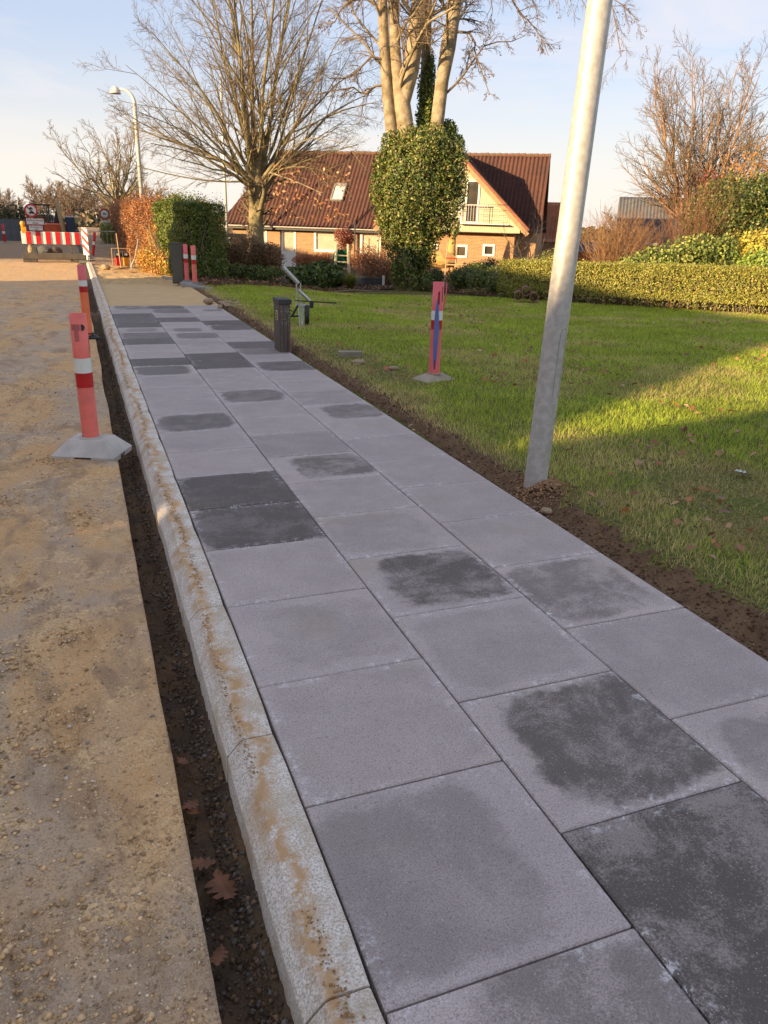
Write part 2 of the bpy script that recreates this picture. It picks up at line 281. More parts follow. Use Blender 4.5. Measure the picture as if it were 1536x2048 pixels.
# ------------------------------------------------------------------ ground, road, trench
xs=np.concatenate([np.linspace(-400,-30,12),np.linspace(-25,40,40),np.linspace(50,500,20)]);ys=np.concatenate([np.linspace(-80,-10,6),np.linspace(-5,70,50),np.linspace(80,900,20)])
v,f=grid(xs,ys,lambda X,Y:T(X,Y)-.4); tag(mesh('ground',v,f,FIELD),kind='structure')
def edge_x(y): return .128+.012*(vn(y,0,1.3,2,3)-.5)*2+.03*sst(y,5.5,9)*(vn(y,0,.9,4,2)-.5)+.03*sst(y,6.3,7)*(1-sst(y,13,15))*0
FOOT=[(-.16,3.05,.2),(-.40,2.9,.1),(-.07,1.93,.35),(-.36,2.3,.2),(-.42,3.6,.1),(-.2,2.4,.05),(-.04,1.38,-.1),(-.27,1.5,.15),(-.14,4.4,.2),(-.5,4.9,0)]
def road_z(X,Y):
    z=-.06+.012*(vn(X,Y,1.2,1,3)-.5)+.004*(vn(X,Y,9,3,3)-.5)+.005*(vn(X,Y,45,4,2)-.5)
    tr=sst(vn(X,Y*.5,1.1,5,2),.52,.68); z=z+tr*.016*(vn(X,Y,34,6,2)-.35)
    for fx,fy,an in FOOT:
        c_,s_=math.cos(an),math.sin(an);u=(X-fx)*c_+(Y-fy)*s_;v_=-(X-fx)*s_+(Y-fy)*c_
        r=np.sqrt(np.abs(u/.052)**2.4+np.abs(v_/.135)**2.4);wob_=r+.55*(vn(X,Y,30,7,3)-.5);ins=1-sst(wob_,.86,1.0)
        z=z-ins*(.007+.0045*np.sign(np.sin(v_*150+3*vn(X,Y,12,2,2))))+(.015*vn(X,Y,60,1,2)+.004)*np.exp(-((wob_-1.16)/.11)**2)
    return z
t=np.concatenate([np.linspace(0,2.2,180),np.linspace(2.3,6,20),np.linspace(7,16,8)]) # distance left of edge
ys=np.concatenate([np.linspace(-3,.5,8),np.geomspace(.6,9,360),np.linspace(9.1,30,200),np.linspace(31,120,40)])
Tt,Y=np.meshgrid(t,ys,indexing='ij');X=edge_x(Y)-Tt;Z=road_z(X,Y)
far=sst(Y,20,24);Z=Z+far*.03*(vn(X,Y,1.2,2,3)-.3)+.0
v=np.stack([X,Y,Z],-1).reshape(-1,3);nx,ny=len(t),len(ys);i,j=np.meshgrid(np.arange(nx-1),np.arange(ny-1),indexing='ij');a0=(i*ny+j).ravel()
f=np.stack([a0,a0+1,a0+ny+1,a0+ny],1)
e=np.stack([edge_x(ys)+.012*(vn(ys,3,9,1,2)-.5),ys,np.full(ny,-.13)],-1);e2=np.stack([edge_x(ys)-.02,ys,np.full(ny,-.3)],-1);nv=len(v);v=np.concatenate([v,e,e2])
b_=np.arange(ny-1);f=np.concatenate([f,np.stack([b_+nv,b_+1+nv,b_+1,b_],1),np.stack([b_+nv+ny,b_+1+nv+ny,b_+1+nv,b_+nv],1)])
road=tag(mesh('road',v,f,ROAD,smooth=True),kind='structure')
# trench floor with lumpy kerb haunch
def tr_z(X,Y):
    base_=-.21+.035*(vn(X,Y,6,2,3)-.5)*2+.02*(vn(X,Y,28,5,3)-.5)*2
    hl=sst(X,.215,.29); base_=base_+hl*.06+hl*.03*(vn(X,Y,40,6,2)-.5)
    base_=base_+.15*(1-sst(abs(Y-14.6+.5*(X-.2)),.25,.7))+.19*sst(Y,19.5,22)
    return np.minimum(base_,-.055)
v,f=grid(np.linspace(.02,.30,34),np.concatenate([np.geomspace(.5,9,520),np.linspace(9.05,45,300)]),tr_z)
tag(mesh('trench',v,f,SOIL,smooth=True),kind='structure')
# kerb of separate stones
kerb=tag(mesh('kerb',*(lambda b:(b.v,b.f))(B().box((.37,22,-.28),(.16,50,.20))),DCONC),kind='structure')
prof=[(.452,-.16),(.452,.001),(.446,.006),(.350,.006),(.338,.002),(.305,-.035),(.292,-.055),(.288,-.17)]
def kerbmesh(L):
    nseg=6;v=[];f=[]
    for s in range(nseg+1):
        yy=-L/2+L*s/nseg; en=.004 if s in(0,nseg) else 0
        for q,(x,z) in enumerate(prof): v.append((x-.36+(-en if x>.4 else en),yy,z-(en if z>-.05 else 0)+(0 if s in(0,nseg) else random.uniform(-.0015,.0015))))
    P_=len(prof)
    for s in range(nseg):
        for q in range(P_-1): a0=s*P_+q;f.append((a0,a0+1,a0+P_+1,a0+P_))
    f.append(tuple(range(P_)));f.append(tuple(reversed(range(nseg*P_,nseg*P_+P_))))
    me=mesh('kerb_stone',v,[tuple(reversed(q)) for q in f],KERB,kerb);return me
KP=.945;first=None
for kk in range(-2,46):
    if first is None: o=first=kerbmesh(KP-.006)
    else: o=first.copy();COL.objects.link(o)
    o.parent=kerb;o.location=(.36+random.uniform(-.002,.002),1.13+KP*(kk+.5),random.uniform(-.0015,.0015));o.rotation_euler=(0,0,random.uniform(-.002,.002))
# pavement: bedding + slabs
v,f=grid(np.linspace(.45,2.44,4),np.linspace(-2,15.35,20),lambda X,Y:X*0-.07);pav=tag(mesh('pavement',v,f,SOIL),kind='structure')
J=[[1.062,1.717,2.358,3.003,3.634,4.238,4.853,5.442,6.021,6.599,7.208,7.76,8.361,8.95,9.457,9.99,10.53,11.1,11.65,12.2],
   [1.386,2.045,2.696,3.325,3.936,4.551,5.155,5.757,6.336,6.895,7.475,8.058,8.641,9.191,9.711],
   [1.719,2.381,3.018,3.648,4.269,4.87,5.478,6.059,6.673,7.245,7.812,8.382,8.959,9.472,9.99]]
XC=[(.46,1.111),(1.117,1.777),(1.783,2.425)]
# per slab (from the first joint on): darkness, core size, mottle, offset .5=centre
L_=(.12,.9,.5,.5)
D0=[[(.55,.9,.75,.8),(.38,.8,.5,.3),(.15,.9,.5,.5),(.22,.7,.6,.6),(.12,.9,.5,.5),(.95,.97,.3,.53),(.97,1.05,.2,.55),(.1,.9,.5,.5),(.12,.8,.5,.5),(.8,.84,.35,.5),(.1,.8,.5,.5),(.1,.9,.5,.5),(.12,.8,.5,.5),(.75,.8,.1,.45),(.9,1.1,.1,.55),(.1,.8,.5,.5),(.1,.8,.5,.5),(.85,1.1,.1,.5),(.7,1.0,.2,.6),(.4,.6,.2,.5),(.9,1.2,.1,.5),(.85,1.2,.1,.5),(.9,1.2,.1,.5),(.2,.9,.3,.5)],
    [(.97,1.25,.55,.5),(.85,.82,.6,.62),(.2,.8,.5,.5),(.88,.78,.7,.6),(.22,.8,.7,.4),(.15,.9,.5,.5),(.75,.72,.75,.66),(.3,1.0,.4,.5),(.12,.9,.5,.5),(.12,.9,.5,.5),(.72,.78,.4,.5),(.12,.9,.5,.5),(.15,.9,.5,.5),(.9,1.2,.1,.5),(.9,1.2,.1,.5),(.1,.9,.5,.5),(.2,.9,.5,.5),(.65,.8,.2,.6),(.6,.55,.2,.5),(.1,.9,.5,.5),(.85,1.1,.1,.5),(.2,.9,.5,.5),(.7,.9,.2,.6),(.85,.9,.2,.5),(.3,.9,.5,.5)],
    [(.4,.7,.6,.5),(.2,.9,.6,.5),(.6,.82,.85,.45),(.14,.9,.5,.5),(.12,.9,.5,.5),(.14,.9,.5,.5),(.12,.9,.5,.5),(.1,.9,.5,.5),(.72,.72,.5,.62),(.3,.9,.7,.5),(.14,.9,.5,.5),(.12,.9,.5,.5),(.85,1.05,.25,.7),(.15,.9,.5,.5),(.6,.9,.3,.5),(.85,1.1,.1,.6),(.1,.9,.5,.5),(.1,.9,.5,.5),(.85,.95,.1,.6),(.9,1.1,.1,.5),(.1,.9,.5,.5),(.1,.9,.4,.5),(.6,.5,.3,.7),(.2,.8,.5,.5)]]
sl=None
for ci in range(3):
    js=list(J[ci]);
    while js[-1]<14.85: js.append(js[-1]+(15.22-js[-1])/max(1,round((15.22-js[-1])/.6)))
    pre=[js[0]-.655*q for q in(3,2,1)];js=pre+js
    for q in range(len(js)-1):
        y0,y1=js[q],js[q+1];x0,x1=XC[ci]
        if sl is None: sl=B().box((0,0,-.035),(.65,.65,.07),bev=.0045).out('paving_slab',SLAB,pav);o=sl
        else: o=sl.copy();COL.objects.link(o)
        o.parent=pav;o.scale=((x1-x0-.001)/.65,(y1-y0-.006)/.65,1);o.location=((x0+x1)/2,(y0+y1)/2,random.uniform(-.0012,.0012));o.rotation_euler=(random.uniform(-.0015,.0015),random.uniform(-.0015,.0015),random.uniform(-.0015,.0015)+random.choice((0,0,math.pi))*0)
        qi=q-2; d_=D0[ci][qi] if 0<=qi<len(D0[ci]) else ((.8,.95,.8,.7) if ci==0 else (.9,1.2,.5,.5)); o.color=d_
# sand bed beyond the slabs
v,f=grid(np.linspace(.45,2.46,24),np.linspace(15.2,20.6,50),lambda X,Y:-.055+.006*(vn(X,Y,2,3)-.5)+.06*sst(X,2.25,2.46));tag(mesh('screeded_sand_bed',v,f,SAND,smooth=True),kind='structure')
v,f=grid(np.linspace(.45,2.6,60),np.linspace(20.5,28,160),lambda X,Y:-.058+sst(Y,20.5,21.1)*(.018+.09*(vn(X,Y,3,4,4)-.5)+.02*np.abs(np.sin(Y*5+X*3))));tag(mesh('rough_sand_path',v,f,RSAND,smooth=True),kind='structure')
v,f=grid(np.linspace(.45,2.9,30),np.linspace(27.9,95,300),lambda X,Y:-.02+.16*(vn(X,Y,1.3,5,4)-.5));tag(mesh('dug_up_path',v,f,simple('dug_earth',(.24,.15,.08),(.38,.25,.13),2.5,.95,bm=.8,co='pos',bscale=12,dist=.05)),kind='structure')
# lawn
def front(x): return np.interp(x,[2.4,3.,5.1,9.8,11.2,14.4,17,25],[19.5,19.2,21.2,23.6,18.9,13.6,9.3,0])
def lawn_z(X,Y):
    return T(X,Y)+.012*(vn(X,Y,1.2,2,3)-.5)+.01*(vn(X,Y,8,3,2)-.5)-.085*(1-sst(X+.05*(vn(Y,X,4,1,2)-.5)-.1*(1-sst(Y,3.5,5.5)),2.45,2.60))
xs=np.concatenate([np.linspace(2.43,3.4,40),np.linspace(3.45,18,110),np.linspace(19,80,30)]);ys=np.concatenate([np.linspace(-4,0,8),np.linspace(.1,26,300),np.linspace(26.5,95,60)])
v,f=grid(xs,ys,lawn_z);tag(mesh('lawn',v,f,LAWN,smooth=True),kind='structure')
# bare soil edge strip between slabs and turf
def es(X,Y): return np.maximum(lawn_z(X,Y)+.012*(1-sst(X,2.50+.08*vn(Y,1,2.5,3,2),2.66+.15*vn(Y,1,2.5,3,2)))-.004+.02*(vn(X,Y,25,2,3)-.5)*(1-sst(X,2.55,2.8)),-.2)
v,f=grid(np.linspace(2.428,3.1,48),np.geomspace(.6,19.5,620),es);tag(mesh('soil_edge',v,f,EDGESOIL,smooth=True),kind='structure')
# planting bed
nx,ny=90,60;U=np.linspace(2.5,26,nx);Wv=np.linspace(0,1,ny)**1.5
X=np.repeat(U[:,None],ny,1);Y=front(X)+.25*(vn(X,0,2,3)-.5)+Wv[None]*np.maximum(2,(60-front(X)));v=np.stack([X,Y,T(X,Y)+.03+.04*(vn(X,Y,3,2)-.5)],-1).reshape(-1,3)
i,j=np.meshgrid(np.arange(nx-1),np.arange(ny-1),indexing='ij');a0=(i*ny+j).ravel();tag(mesh('planting_bed',v,np.stack([a0,a0+ny,a0+ny+1,a0+1],1),MULCH,smooth=True),kind='structure')
# ------------------------------------------------------------------ grass
def grass():
    n1=900000
    d=rng.random(n1)**.72*21.5+.9; az=math.radians(21.5)+(rng.random(n1)-.5)*math.radians(66);sd_=rng.random(n1)<.13;az=np.where(sd_,math.radians(54)+rng.random(n1)*math.radians(36),az)
    x=np.sin(az)*d;y=np.cos(az)*d
    ed=2.50+.13*vn(y,1,2.5,3,2)+.10*(1-sst(y,3.5,5.5))+.12*(vn(x,y,9,2,2)-.5)
    dry=vn(x,y,.9,6,3)
    nearbare=np.exp(-((x-3.75)/.55)**2-((y-3.2)/.9)**2)+np.exp(-((x-3.0)/.35)**2-((y-9.0)/.8)**2)*.8+np.exp(-((x-3.1)/.25)**2-((y-7.7)/.5)**2)
    keep=(x>ed)&(y<front(x)-.05)&(rng.random(n1)>.72*np.clip(nearbare,0,1))&(rng.random(n1)<sst(x-ed,-.05,.25)*.8+.2)
    clump=vn(x,y,16,1,2);keep&=rng.random(n1)<.35+1.1*clump
    x,y,d,dry,nb=x[keep],y[keep],d[keep],dry[keep],nearbare[keep];n_=len(x);z=lawn_z(x,y)-.004
    h=(.024+.040*rng.random(n_))*(.7+.6*vn(x,y,5,4,2))*np.where(nb>.4,.6,1)
    wd=np.maximum(.0022,d*.00052)*(.7+.6*rng.random(n_)); an=rng.random(n_)*2*np.pi;ln=h*(.3+1.1*rng.random(n_));la=an+rng.normal(0,.6,n_)
    cx_,sx_=np.cos(an),np.sin(an);lx,ly=np.cos(la+1.57),np.sin(la+1.57)
    hv=h
    P0=np.stack([x-cx_*wd/2,y-sx_*wd/2,z],-1);P1=np.stack([x+cx_*wd/2,y+sx_*wd/2,z],-1)
    P2=np.stack([x+cx_*wd*.4+lx*ln*.35,y+sx_*wd*.4+ly*ln*.35,z+hv*.65],-1);P3=np.stack([x-cx_*wd*.4+lx*ln*.35,y-sx_*wd*.4+ly*ln*.35,z+hv*.65],-1);P4=np.stack([x+lx*ln,y+ly*ln,z+hv],-1)
    g=np.array([.38,.52,.05]);g2=np.array([.62,.66,.11]);br=np.array([.72,.56,.26]);dk=np.array([.18,.24,.03])
    r=rng.random((n_,1));band=np.exp(-((y-(15.6-.42*(x-4.5)))/.35)**2)*(x>4.5)
    dr=np.clip(sst(dry,.5,.72)*.5+nb*.85+.6*np.exp(-((x-2.75)/.16))+.75*band*(vn(x,y,3,2)>.35),0,.95)[:,None]
    c_=g*(1-r)+g2*r;c_=np.where(rng.random((n_,1))<.25,dk,c_);c_=np.where(rng.random((n_,1))<dr,br*(.6+.6*r),c_)
    c_=np.clip(c_*(.75+.5*vn(x,y,3,5,2)[:,None]),0,1)
    near=d<7.5
    # near: tri + quad as triangles
    def block(idx,full):
        P=[q[idx] for q in(P0,P1,P2,P3,P4)];k_=len(P[0]);cc_=c_[idx]
        if full:
            V=np.stack(P,1).reshape(-1,3);b=np.arange(k_)[:,None]*5;F=np.concatenate([b+np.array([0,1,2]),b+np.array([0,2,3]),b+np.array([3,2,4])]);return V,F,np.repeat(cc_,5,0)
        V=np.stack([P[0],P[1],P[4]],1).reshape(-1,3);return V,np.arange(k_*3).reshape(-1,3),np.repeat(cc_,3,0)
    V1,F1,C1=block(near,True);V2,F2,C2=block(~near,False)
    o=mesh('grass',np.concatenate([V1,V2]),np.concatenate([F1,F2+len(V1)]),attr_mat('grass_blade',.7,.45,.12),col=np.concatenate([C1,C2]));tag(o,kind='stuff')
    return o
grass()
# ------------------------------------------------------------------ leaf clouds
def leafmesh(name,P,Nm,size,colors,parent=None,jit=.6,mat=LEAF,flat=0.):
    n_=len(P);Nn=Nm+rng.normal(0,jit,(n_,3));Nn/=np.linalg.norm(Nn,axis=1,keepdims=True)+1e-9
    r=rng.normal(0,1,(n_,3));r[:,2]-=.5;a_=r-(r*Nn).sum(1,keepdims=True)*Nn;a_/=np.linalg.norm(a_,axis=1,keepdims=True)+1e-9;b_=np.cross(Nn,a_)
    s=size*(.6+.8*rng.random((n_,1)))
    V=np.stack([P-a_*s*.55,P+b_*s*.36+Nn*s*.12,P+a_*s*.6,P-b_*s*.36+Nn*s*.12],1).reshape(-1,3)
    k_=np.arange(n_)[:,None]*4;F=np.concatenate([k_+np.array([0,1,2]),k_+np.array([0,2,3])])
    cl=np.array(colors);pk=rng.random((n_,1));i=np.minimum((pk[:,0]**1.2*(len(cl))).astype(int),len(cl)-1);c_=cl[i]*(.7+.6*rng.random((n_,1)))
    return mesh(name,V,F,mat,parent,col=np.repeat(np.clip(c_,0,1),4,0))
def blobs(bl,n_,shell=.55,rough=.25):
    bl=np.array(bl,float);vol=(bl[:,3]*bl[:,4]*bl[:,5])**.67;idx=rng.choice(len(bl),n_,p=vol/vol.sum());d=rng.normal(0,1,(n_,3));d/=np.linalg.norm(d,axis=1,keepdims=True)
    r=(shell+(1-shell)*rng.random(n_)**.6)*(1+(rng.random(n_)<.07)*rng.random(n_)*.22);lump=1+rough*(vn(d[:,0]*3+idx,d[:,1]*3+d[:,2]*2,1.3,3,3)-.5)*2
    return bl[idx,:3]+d*bl[idx,3:6]*(r*lump)[:,None],d
def stems(name,base,n_,h,spread,r,mat=TWIG,parent=None,k=5,sides=4,curve=.3,tip=.3):
    b=np.array(base)+np.stack([rng.normal(0,spread*.25,n_),rng.normal(0,spread*.25,n_),np.zeros(n_)],-1)
    az=rng.random(n_)*2*np.pi;out_=rng.random(n_)*spread;t=np.linspace(0,1,k)[None,:,None];hh=h*(.5+.6*rng.random(n_))
    P=b[:,None]+np.stack([np.cos(az)*out_,np.sin(az)*out_,hh],-1)[:,None]*t**np.array([1.5,1.5,1]);P[:,1:]+=rng.normal(0,curve*h*.08,(n_,k-1,3))
    v,f=tubes(P,np.full((n_,k),r)*np.linspace(1,tip,k)[None],sides);return tag(mesh(name,v,f,mat,parent,smooth=True),kind='stuff')
def bush(name,label,cat_,c,bl,n_,size,colors,stem_n=14,stem_h=.6,stem_m=TWIG,group=None,shell=.45,rough=.3,jit=.7):
    t=thing(name,label,cat_,(0,0,0),0,group);c=np.array(c,float);t.location=c
    P,d=blobs(bl,n_,shell,rough);leafmesh('foliage',P,d,size,colors,t,jit)
    if stem_n: w_=max(q[3] for q in bl); stems('stem',(0,0,0),stem_n,stem_h,w_*.8,.012,stem_m,t)
    return t
# tree generator -----------------------------------------------------
def interp(P,t):
    k=P.shape[1]-1;q=np.clip(t*k,0,k-1e-6);i=q.astype(int);fr_=(q-i)[:,None];ii=np.arange(len(P));return P[ii,i]*(1-fr_)+P[ii,i+1]*fr_,P[ii,i+1]-P[ii,i],i,fr_[:,0]
def grow(P,R,m,ang,lr,k,rr,up=.1,t0=.2,t1=1.,wob=.12,rmin=.004,droop=0.):
    n_=len(P);Pp=np.repeat(P,m,0);Rp=np.repeat(R,m,0);t=np.tile((np.arange(m)+.5)/m,n_)*(t1-t0)+t0+rng.normal(0,.04,n_*m);t=np.clip(t,.03,.995)
    o,tg,i,fr_=interp(Pp,t);tg/=np.linalg.norm(tg,axis=1,keepdims=True)+1e-9;L=np.linalg.norm(np.diff(Pp,axis=1),axis=2).sum(1)
    r=rng.normal(0,1,tg.shape);r-=(r*tg).sum(1,keepdims=True)*tg;r/=np.linalg.norm(r,axis=1,keepdims=True);an=np.radians(ang)*(.7+.6*rng.random(len(t)))[:,None]
    d=tg*np.cos(an)+r*np.sin(an);ln=L*lr*(1.15-.75*t)*(.65+.7*rng.random(len(t)));rad=np.maximum(Rp[np.arange(len(t)),i]*rr,rmin)
    pts=[o];cur=o
    for s in range(k-1):
        d=d+rng.normal(0,wob,d.shape);d[:,2]+=up/(k-1)-droop*(s/(k-1));d/=np.linalg.norm(d,axis=1,keepdims=True);cur=cur+d*(ln/(k-1))[:,None];pts.append(cur)
    return np.stack(pts,1),rad[:,None]*np.linspace(1,.35,k)[None]
def tree(name,label,cat_,loc,trunks,levels,mat=BARK,tmat=TWIG,group=None,trunk_sides=12):
    """trunks: list of (points,radii); levels: list of dict for grow(); first result = limbs."""
    t=thing(name,label,cat_,loc,0,group)
    for pts,rad in trunks:
        pts=np.array(pts,float);
        v,f=tubes(pts[None],np.array(rad,float)[None],trunk_sides); c_=pts.mean(0); 
        v=v+(vn(v[:,0]*3+v[:,2],v[:,1]*3-v[:,2],1.5,2,3)-.5)[:,None]*np.mean(rad)*.35*np.array([1,1,0]);mesh('trunk',v,f,mat,t,smooth=True)
    res=[];cur=[]
    kk=8
    for pts,rad in trunks:
        pts=np.array(pts,float);s=np.linspace(0,1,len(pts));q=np.linspace(0,1,kk);cur.append((np.stack([np.interp(q,s,pts[:,a_]) for a_ in range(3)],-1),np.interp(q,s,rad)))
    P=np.stack([c_[0] for c_ in cur]);R=np.stack([c_[1] for c_ in cur]);big=[];small=[]
    for li,lv in enumerate(levels):
        lv=dict(lv);sides=lv.pop('sides',4);P,R=grow(P,R,**lv);(big if li==0 else small).append(tubes(P,R,sides))
    if big: v,f=cat(big);tag(mesh('limbs',v,f,mat,t,smooth=True),kind='stuff')
    if small: v,f=cat(small);tag(mesh('crown',v,f,tmat,t,smooth=True),kind='stuff')
    return t,P,R
# ------------------------------------------------------------------ houses across the road (their shadow lies over the path)
def wave_roof(p00,p10,p01,p11,period=.23,rows=None,amp=.03,nu=None,step=.02):
    """corrugated pantile slope: bottom edge p00->p10, top edge p01->p11"""
    p00,p10,p01,p11=[np.array(q,float) for q in(p00,p10,p01,p11)]
    W_=max(np.linalg.norm(p10-p00),np.linalg.norm(p11-p01));H_=np.linalg.norm((p01+p11-p00-p10)/2);nrm=np.cross(p10-p00,p01-p00);nrm/=np.linalg.norm(nrm)
    rows=rows or int(H_/.36);nu=nu or int(W_/period*7);ts=[]
    for r in range(rows):ts+=[(r/rows,step),((r+.985)/rows,0.)]
    ts=np.array(ts);uu=(p10-p00)/np.linalg.norm(p10-p00);a_=p00+(p01-p00)*ts[:,:1];b_=p10+(p11-p10)*ts[:,:1]
    lo=a_@uu;hi=b_@uu;us=np.linspace(lo.min(),hi.max(),nu+1);dist=np.clip(us[None],lo[:,None],hi[:,None])-lo[:,None]
    base=a_[:,None]+uu*dist[...,None]
    ph=(base@uu)*2*np.pi/period
    v=base+nrm*(amp*np.sin(ph)+ts[:,1:2])[...,None];nx_,ny_=v.shape[:2];i,j=np.meshgrid(np.arange(nx_-1),np.arange(ny_-1),indexing='ij');a0=(i*ny_+j).ravel()
    return v.reshape(-1,3),np.stack([a0,a0+1,a0+ny_+1,a0+ny_],1)
def plain_house(label,x0,x1,y0,y1,eave,ridge,hip0,hip1,cat_='house',rmat=None,wmat=None,z0=-.4):
    t=thing('house',label,cat_,((x0+x1)/2,(y0+y1)/2,z0),group='houses across the road');X,Y=(x1-x0)/2,(y1-y0)/2;E_=eave-z0;R_=ridge-z0
    b=B()
    for cx_,cy_,dx,dy in((X-.15,0,.3,2*Y),(-X+.15,0,.3,2*Y)): b.box((cx_,cy_,E_/2),(dx,dy-.0,E_))
    for s in(-1,1): b.box((0,s*(Y-.15),E_/2-.002),(2*X-.6,.3,E_))
    for s,hp in((-1,hip0),(1,hip1)):
        if hp<.1: b.add([(-X,s*(Y-.02),E_),(X,s*(Y-.02),E_),(0,s*(Y-.02),R_)],[(0,1,2) if s<0 else (2,1,0)])
    b.out('wall',wmat or BRICK,t);o=.5;ys0,ys1=-Y-o*(hip0>.1),Y+o*(hip1>.1);dz=o*(R_-E_)/X
    L=[wave_roof((X+o,ys0,E_-dz),(X+o,ys1,E_-dz),(0,-Y+hip0,R_),(0,Y-hip1,R_),nu=300),wave_roof((-X-o,ys1,E_-dz),(-X-o,ys0,E_-dz),(0,Y-hip1,R_),(0,-Y+hip0,R_),nu=300)]
    v,f=cat(L);rf=mesh('roof',v,f,rmat or TILE,t)
    b=B()
    if hip0>.1:b.add([(-X-o,ys0,E_-dz),(X+o,ys0,E_-dz),(0,-Y+hip0,R_)],[(0,1,2)])
    if hip1>.1:b.add([(-X-o,ys1,E_-dz),(X+o,ys1,E_-dz),(0,Y-hip1,R_)],[(2,1,0)])
    if b.v:b.out('hip_slope',rmat or TILE,rf)
    for k_ in range(int(2*Y/3.2)):
        yy=-Y+1.6+k_*3.2
        if yy>Y-1:break
        fr=B();
        for q,(dy,dz_,wy,wz) in enumerate(((-.55,0,.1,1.2),(.55,0,.1,1.2),(0,.55,1.0,.1),(0,-.55,1.0,.1))):fr.box((X+.03,yy+dy,1.9+dz_),(.1,wy,wz))
        w_=fr.out('window',WHITE,t);B().box((X+.01,yy,1.9),(.02,1.0,1.0)).out('pane',GLASS,w_)
    return t
plain_house('brick house with hipped tile roof across the road, beside the first bollard',-20.0,-10.0,1.06,16.1,3.2,6.8,.7,0)
plain_house('brick house with hipped tile roof across the road, behind the viewer',-20.0,-10.0,-30,-1.70,3.2,6.8,0,.7)
plain_house('brick house across the road opposite the tiled garden house',-20.0,-10.0,29,58,3.0,6.4,0,0)
# ------------------------------------------------------------------ the house with the red roof
HO=np.array([13.26688,45.08869,0.]);HU=np.array([.82816931,-.56047801,0]);HV=np.array([.56047801,.82816931,0])
hs=thing('brick_house','long low brick house with red pantile roof, cream gable and ivy tree in front','house',HO+[0,0,-1.15],math.atan2(HU[1],HU[0]))
# local: x=u, y=v, z above -1.15
def HZ(z):return z+1.15
wl=B()
def wallseg(b,u0,u1,v,z0,z1,th=.3): b.box(((u0+u1)/2,v+th/2,HZ((z0+z1)/2)),(u1-u0,th,z1-z0))
# front wall with openings: door(-2.38..-1.46), win1(-.33..1.3), win2(2.4..3.59), win0(-4.2..-3.24)
ops=[(-4.3,-3.24,-.18,1.0),(-2.38,-1.46,-1.12,1.0),(-.36,1.3,-.18,1.0),(2.4,3.6,-.18,1.0)]
u=-5.4
for a0,a1,z0,z1 in ops:
    wallseg(wl,u,a0,0,-1.3,1.22);wallseg(wl,a0,a1,0.002,z1,1.22)
    if z0>-1: wallseg(wl,a0,a1,.002,-1.3,z0)
    u=a1
wallseg(wl,u,3.9,0,-1.3,1.22)
wl.box((3.9+.15,-.5,HZ(-.04)),(.3,1.0,2.52))           # return of the wing
wops=[(6.66-.25,6.66+.45,-.12,.55),(8.05,8.72,-.15,.52),(9.55,10.2,-.02,.6)];u=3.9
for a0,a1,z0,z1 in wops:
    wallseg(wl,u,a0,-1.,-1.3,1.22);wallseg(wl,a0,a1,-.998,z1,1.22);wallseg(wl,a0,a1,-.998,-1.3,z0);u=a1
wallseg(wl,u,11.2,-1.,-1.3,1.22);wl.box((11.05,-.35,HZ(-.04)),(.3,.7,2.52));wallseg(wl,11.2,12.3,0,-1.3,1.22)
wl.box((12.15,4.1,HZ(-.04)),(.3,7.9,2.52));wl.box((-5.25,4.1,HZ(-.04)),(.3,7.9,2.52));wallseg(wl,-5.4,12.3,7.9,-1.3,1.22)
wl.add([(12.29,.3,HZ(1.2)),(12.29,8.2,HZ(1.2)),(12.29,4.1,HZ(5.0))],[(0,1,2)])
wl.out('wall',BRICK,hs)
RZ=5.33;EZ=1.17
def rz(v):return EZ+(RZ-EZ)*(v+.42)/4.42
rows=13
L=[wave_roof((-6.15,-.42,HZ(EZ)),(12.5,-.42,HZ(EZ)),(-3.75,4,HZ(RZ)),(12.5,4,HZ(RZ)),rows=rows,amp=.04,step=.045,nu=810),
   wave_roof((12.5,8.5,HZ(EZ)),(-6.15,8.5,HZ(EZ)),(12.5,4.05,HZ(RZ)),(-3.75,4.05,HZ(RZ)),rows=6,nu=300)]
# wing roof slopes: ridge u=7.8
GR=5.2
L+=[wave_roof((11.92,-1.75,HZ(1.33)),(11.92,1.2,HZ(1.33)),(7.8,-1.75,HZ(GR)),(7.8,4,HZ(GR)),rows=12,amp=.03,step=.04,nu=150),
    wave_roof((3.68,1.2,HZ(1.33)),(3.68,-1.75,HZ(1.33)),(7.8,4,HZ(GR)),(7.8,-1.75,HZ(GR)),rows=12,amp=.03,step=.04,nu=150)]
v,f=cat(L);roof=mesh('roof',v,f,TILE,hs)
B().add([(-6.15,-.42,HZ(EZ)-.02),(-6.15,8.5,HZ(EZ)-.02),(-3.75,4,HZ(RZ))],[(2,1,0)]).out('hip_slope',TILE,roof)
